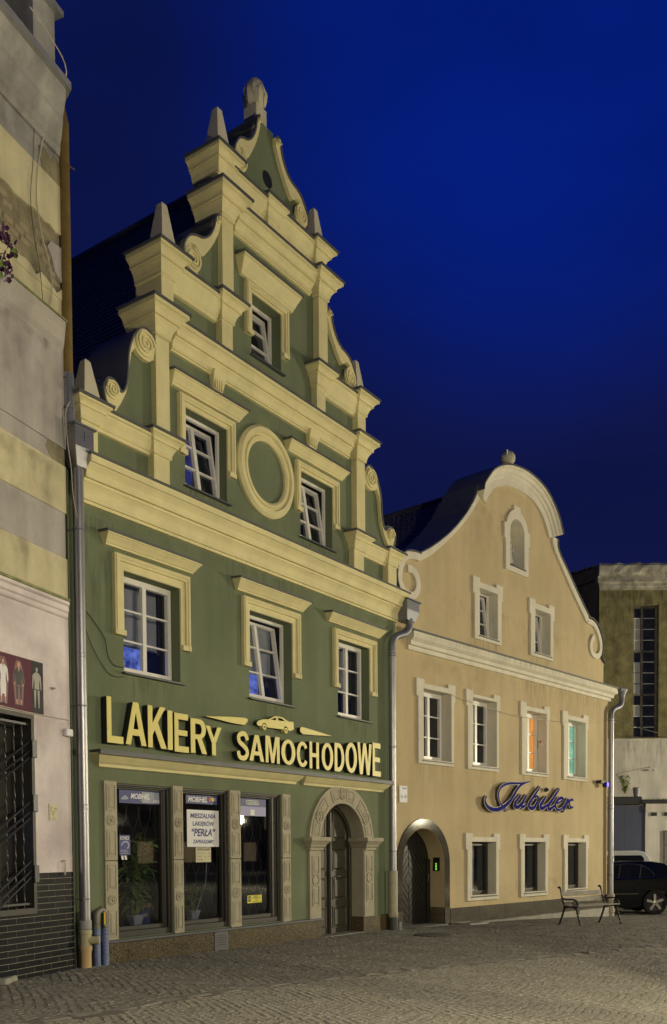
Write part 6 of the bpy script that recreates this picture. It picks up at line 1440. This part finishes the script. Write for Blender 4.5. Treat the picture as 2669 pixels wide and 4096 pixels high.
vp = [(7.1, .35), (7.1, .9), (7.35, 1.25), (8.1, 1.38), (8.6, 1.88), (8.95, 2.08), (9.6, 2.14), (11.0, 2.15), (11.22, 2.10), (11.38, 1.95), (11.50, 1.62), (11.56, 1.2), (11.56, .4), (11.3, .3)]
MB().prism(vp + arc(10.7, .42, .46, -.25, pi + .25, 12) + [(10.1, .28), (8.9, .28)] + arc(8.0, .42, .46, -.25, pi + .25, 12), -1.9, 0).build('body', 'van_white', vn, bevel=.05, smooth=True)
for a, b, nm in (([(8.95, 1.45), (9.98, 1.45), (9.98, 1.98), (9.15, 1.96)], 0, 's'), ([(10.03, 1.45), (11.28, 1.45), (11.20, 1.90), (11.1, 1.98), (10.03, 1.98)], 0, 's')): MB().prism(a, -.02, .006).build('side_window', 'car_glass', vn)
MB().tube([(9.98, .0, .6), (9.98, .0, 2.12)], .008, 4).build('door_gap', 'black', vn)
MB().tube([(9.9, -.9, 2.14), (9.87, -.9, 2.42)], .006, 4).build('antenna', 'black', vn)
for x in (8.0, 10.7): wheel(vn, x, -.03, .40, 6)

# ================================================================= ANNEX ROOF GROWTH, WALL FITTINGS
r = random.Random(5)
plant('straggly wild plant growing on the annex roof beside the bucket', D, .98, .35, 3.72, .85, .42, 110, pot=False, seed=12, small=True, nstem=7, name='wild_plant', cat='wild plant')
bk = Thing('grey_bucket', 'grey metal bucket standing on the annex roof', 'bucket', D, (1.38, .40, 3.72)); MB().lathe((1.38, .40, 3.72), [(.10, 0), (.14, .33), (.15, .34), (.135, .34), (.10, .02), (.001, .02)], 16).build('shell', 'metal_zinc', bk); MB().tube([(1.24, .40, 4.02), (1.38, .46, 3.86), (1.52, .40, 4.02)], .006, 5).build('handle', 'metal_dark', bk)
gt = MB()
for i in range(260):
    x = r.uniform(1.6, 4.5); h_ = r.uniform(.03, .10); o = r.uniform(.0, .38); a = r.uniform(-.03, .03)
    gt.add([(x, o, 3.60), (x + .015, o, 3.60), (x + a, o + .01, 3.60 + h_)], [(0, 1, 2)])
single('roof_moss', gt, 'leaf', None, None, D, (0, 0, 0), kind='stuff')
wb3 = Thing('wall_bracket', 'thin bracket with round insulator on the white wall of the derelict building', 'bracket', D, (1.5, .1, 4.6)); MB().tube([(.7, .10, 4.60), (1.6, .16, 4.80), (2.0, .16, 4.86)], .008, 5).build('rod', 'wire_d', wb3); MB().lathe((2.15, .06, 4.76), [(.03, 0), (.055, .03), (.03, .08)], 12, 'o').build('insulator', 'swhite', wb3)

# ================================================================= ADDED PILLAR (made up, outside the frame, put there to cast the bands of shade on the setts)
ac = Thing('stone_pillar', 'tall round stone pillar standing in the square right of the camera', 'pillar', WORLD, (4.9, -7.0, 0))
MB().lathe((4.9, -7.0, 0), [(.5, 0), (.5, .25), (.36, .32), (.31, .5), (.28, 3.6), (.36, 3.7), (.36, 3.85)], 28).build('shaft', 'cream_pale', ac)
MB().lathe((4.9, -7.0, 0), [(.40, 3.85), (.40, 3.92), (.2, 3.95)], 28).build('cap', 'cream_pale', ac)

# ================================================================= OPPOSITE SIDE OF THE SQUARE (seen mirrored in the glass)
O = Frame(106, 60, radians(180 + 36))
op = Thing('town_house_row', 'pale terraced building with lit windows on the far side of the square', 'building', O, (0, 0, 0))
M['op_wall'] = mat('pale_town_house_plaster', (.16, .145, .12), .9, var=.1); M['op_win'] = mat('warm_lit_window', (.9, .7, .4), .6, var=0, emit=(1, .72, .38), estr=.45); M['op_dark'] = mat('dark_window', (.02, .02, .03), .2, var=0)
MB().box(0, 110, -8, 0, -1, 11).build('wall', 'op_wall', op); MB().rings([[(0, 0, 11), (110, 0, 11), (110, -8, 11), (0, -8, 11)], [(0, -4, 15), (110, -4, 15), (110, -4.2, 15), (0, -4.2, 15)]]).build('roof', 'tile_roof', op)
r = random.Random(21)
for i in range(30):
    for zz, h_ in ((.6, 2.3), (4.6, 1.7), (7.8, 1.6)):
        lit = r.random() < (.55 if zz < 1 else .22); MB().box(1.5 + i * 3.6, 3.2 + i * 3.6 + (.6 if zz < 1 else 0), 0, .05, zz, zz + h_).build('window', 'op_win' if lit else 'op_dark', op)
# ================================================================= RAIN STAINS AND DAMP
def stainmat(name, col, dens, sc):
    m = bpy.data.materials.new(name); m.use_nodes = True; t = m.node_tree; t.nodes.clear()
    o = nd(t, 'ShaderNodeOutputMaterial'); mx = nd(t, 'ShaderNodeMixShader'); tr = nd(t, 'ShaderNodeBsdfTransparent'); df = nd(t, 'ShaderNodeBsdfDiffuse'); df.inputs[0].default_value = (*col, 1)
    c = nd(t, 'ShaderNodeTexCoord'); mp = nd(t, 'ShaderNodeMapping'); mp.inputs['Scale'].default_value = sc; t.links.new(c.outputs['Object'], mp.inputs[0])
    n = nd(t, 'ShaderNodeTexNoise'); n.inputs['Scale'].default_value = 3.0; n.inputs['Detail'].default_value = 6; t.links.new(mp.outputs[0], n.inputs['Vector'])
    a = nd(t, 'ShaderNodeMapRange'); a.inputs[1].default_value = .46; a.inputs[2].default_value = .72; t.links.new(n.outputs[0], a.inputs[0])
    s_ = nd(t, 'ShaderNodeSeparateXYZ'); t.links.new(c.outputs['Generated'], s_.inputs[0])
    def ramp_(src, pts):
        q = nd(t, 'ShaderNodeValToRGB'); q.color_ramp.elements[0].position = pts[0][0]; q.color_ramp.elements[0].color = (pts[0][1],) * 3 + (1,); q.color_ramp.elements[1].position = pts[1][0]; q.color_ramp.elements[1].color = (pts[1][1],) * 3 + (1,)
        for p in pts[2:]: e = q.color_ramp.elements.new(p[0]); e.color = (p[1],) * 3 + (1,)
        t.links.new(src, q.inputs[0]); return q.outputs[0]
    vz = ramp_(s_.outputs[2], [(0, 0), (1, .0 if dens < 0 else 1)]); vx = ramp_(s_.outputs[0], [(0, 0), (1, 0), (.15, 1), (.85, 1)])
    m1 = nd(t, 'ShaderNodeMath', operation='MULTIPLY'); t.links.new(a.outputs[0], m1.inputs[0]); t.links.new(vz, m1.inputs[1])
    m2 = nd(t, 'ShaderNodeMath', operation='MULTIPLY'); t.links.new(m1.outputs[0], m2.inputs[0]); t.links.new(vx, m2.inputs[1])
    m3 = nd(t, 'ShaderNodeMath', operation='MULTIPLY'); t.links.new(m2.outputs[0], m3.inputs[0]); m3.inputs[1].default_value = abs(dens)
    t.links.new(m3.outputs[0], mx.inputs[0]); t.links.new(tr.outputs[0], mx.inputs[1]); t.links.new(df.outputs[0], mx.inputs[2]); t.links.new(mx.outputs[0], o.inputs[0]); return m
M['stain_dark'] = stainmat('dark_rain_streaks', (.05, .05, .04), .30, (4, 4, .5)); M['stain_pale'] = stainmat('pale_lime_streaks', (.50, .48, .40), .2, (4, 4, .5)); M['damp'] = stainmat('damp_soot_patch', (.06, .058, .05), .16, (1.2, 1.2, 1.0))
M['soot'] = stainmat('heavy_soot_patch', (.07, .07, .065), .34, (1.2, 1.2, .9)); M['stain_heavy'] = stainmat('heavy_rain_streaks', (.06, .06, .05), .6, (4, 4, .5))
def stain(th, u0, u1, z0, z1, off, m='stain_dark'): MB().add([(u0, off, z0), (u1, off, z0), (u1, off, z1), (u0, off, z1)], [(0, 1, 2, 3)]).build('rain_stain', m, th)
for a, b, z in ((1.0, 2.4, 4.50), (4.05, 5.5, 4.50), (6.95, 8.3, 4.50)): stain(H, a, b, z - .62, z, .003)
for a, b, z in ((2.42, 3.66, 7.86), (5.66, 6.92, 7.88)): stain(H, a, b, 7.60, z, .003)
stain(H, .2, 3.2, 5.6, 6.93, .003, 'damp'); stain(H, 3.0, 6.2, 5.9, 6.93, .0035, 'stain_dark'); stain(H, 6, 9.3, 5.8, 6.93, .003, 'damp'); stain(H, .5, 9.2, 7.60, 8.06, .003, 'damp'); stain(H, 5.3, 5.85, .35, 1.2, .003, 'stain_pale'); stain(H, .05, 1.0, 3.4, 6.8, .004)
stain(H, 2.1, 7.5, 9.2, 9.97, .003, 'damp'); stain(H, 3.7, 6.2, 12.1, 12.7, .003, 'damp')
for (a, b, c, d), (u0, u1) in zip(upw + grw + atw, ((.73, 2.35), (2.83, 4.44), (5.49, 7.12), (7.88, 9.52), (2.80, 4.44), (5.45, 7.09), (7.95, 9.58), (3.15, 4.58), (5.97, 7.38))): stain(K, u0, u1, c - (.75 if c > 1 else .25), c - .12, .0025)
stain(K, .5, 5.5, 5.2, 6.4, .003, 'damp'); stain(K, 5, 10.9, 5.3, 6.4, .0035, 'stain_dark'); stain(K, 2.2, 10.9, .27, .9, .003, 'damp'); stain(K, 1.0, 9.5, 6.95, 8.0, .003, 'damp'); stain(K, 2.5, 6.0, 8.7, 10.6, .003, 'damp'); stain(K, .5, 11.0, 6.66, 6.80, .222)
for z0, z1 in ((12.1, 12.6), (11.0, 11.9), (9.3, 10.0), (7.7, 9.1), (6.1, 7.4), (5.5, 6.1)): stain(Q, -2.6, -.03, ls(z0), ls(z1), .040, 'soot' if z0 < 12 else 'stain_heavy')
stain(Q, -1.0, -.02, 1.5, 3.6, .004, 'damp'); stain(B, .1, 4, 9.5, 11.7, .004, 'stain_heavy'); stain(B, .1, 5, 3.9, 5.9, .004, 'stain_dark')
# ================================================================= STREET LANTERNS (standing in the square, outside the frame)
M['lamp_glow'] = mat('lantern_glass_lit', (1, .9, .6), .5, var=0, emit=WARM, estr=60)
M['lamp_iron'] = mat('black_cast_iron', (.02, .02, .022), .4, metal=.3, var=0)
for i, (x, y, w, r, h) in enumerate(LAMPS):
    z = gz(x, y)
    t = Thing('street_lamp', ['cast iron lamp post with two lit lanterns right of the yellow house', 'lamp post with lit lanterns in the middle of the square', 'far cast iron lamp post across the square', 'lamp post with lit lanterns right of the camera', 'lamp post with lit lanterns beside the stone pillar'][i], 'street lamp', WORLD, (x, -y, z), group='lamp posts around the square')
    MB().lathe((x, -y, z), [(.2, 0), (.2, .3), (.1, .5), (.07, 1), (.05, h - .3 - z), (.03, h + .1 - z)], 12).build('post', 'lamp_iron', t)
    MB().tube([(x - .5, -y, h + .05), (x, -y, h + .1), (x + .5, -y, h + .05)], .03, 8).build('arm', 'lamp_iron', t)
    for s_ in (-1, 1):
        xx = x + .5 * s_
        MB().lathe((xx, -y, h), [(.10, .06), (.2, .5), (.2, .52)], 8).build('lantern_glass', 'lamp_glow', t)
        MB().lathe((xx, -y, h), [(.24, .52), (.1, .68), (.02, .8)], 8).build('lantern_roof', 'lamp_iron', t)
    ld = bpy.data.lights.new('lamp_light', 'POINT'); ld.energy = w; ld.color = WARM; ld.shadow_soft_size = r
    lo = bpy.data.objects.new('lamp_light', ld); COL.objects.link(lo); lo.location = (x, y, h - .15)
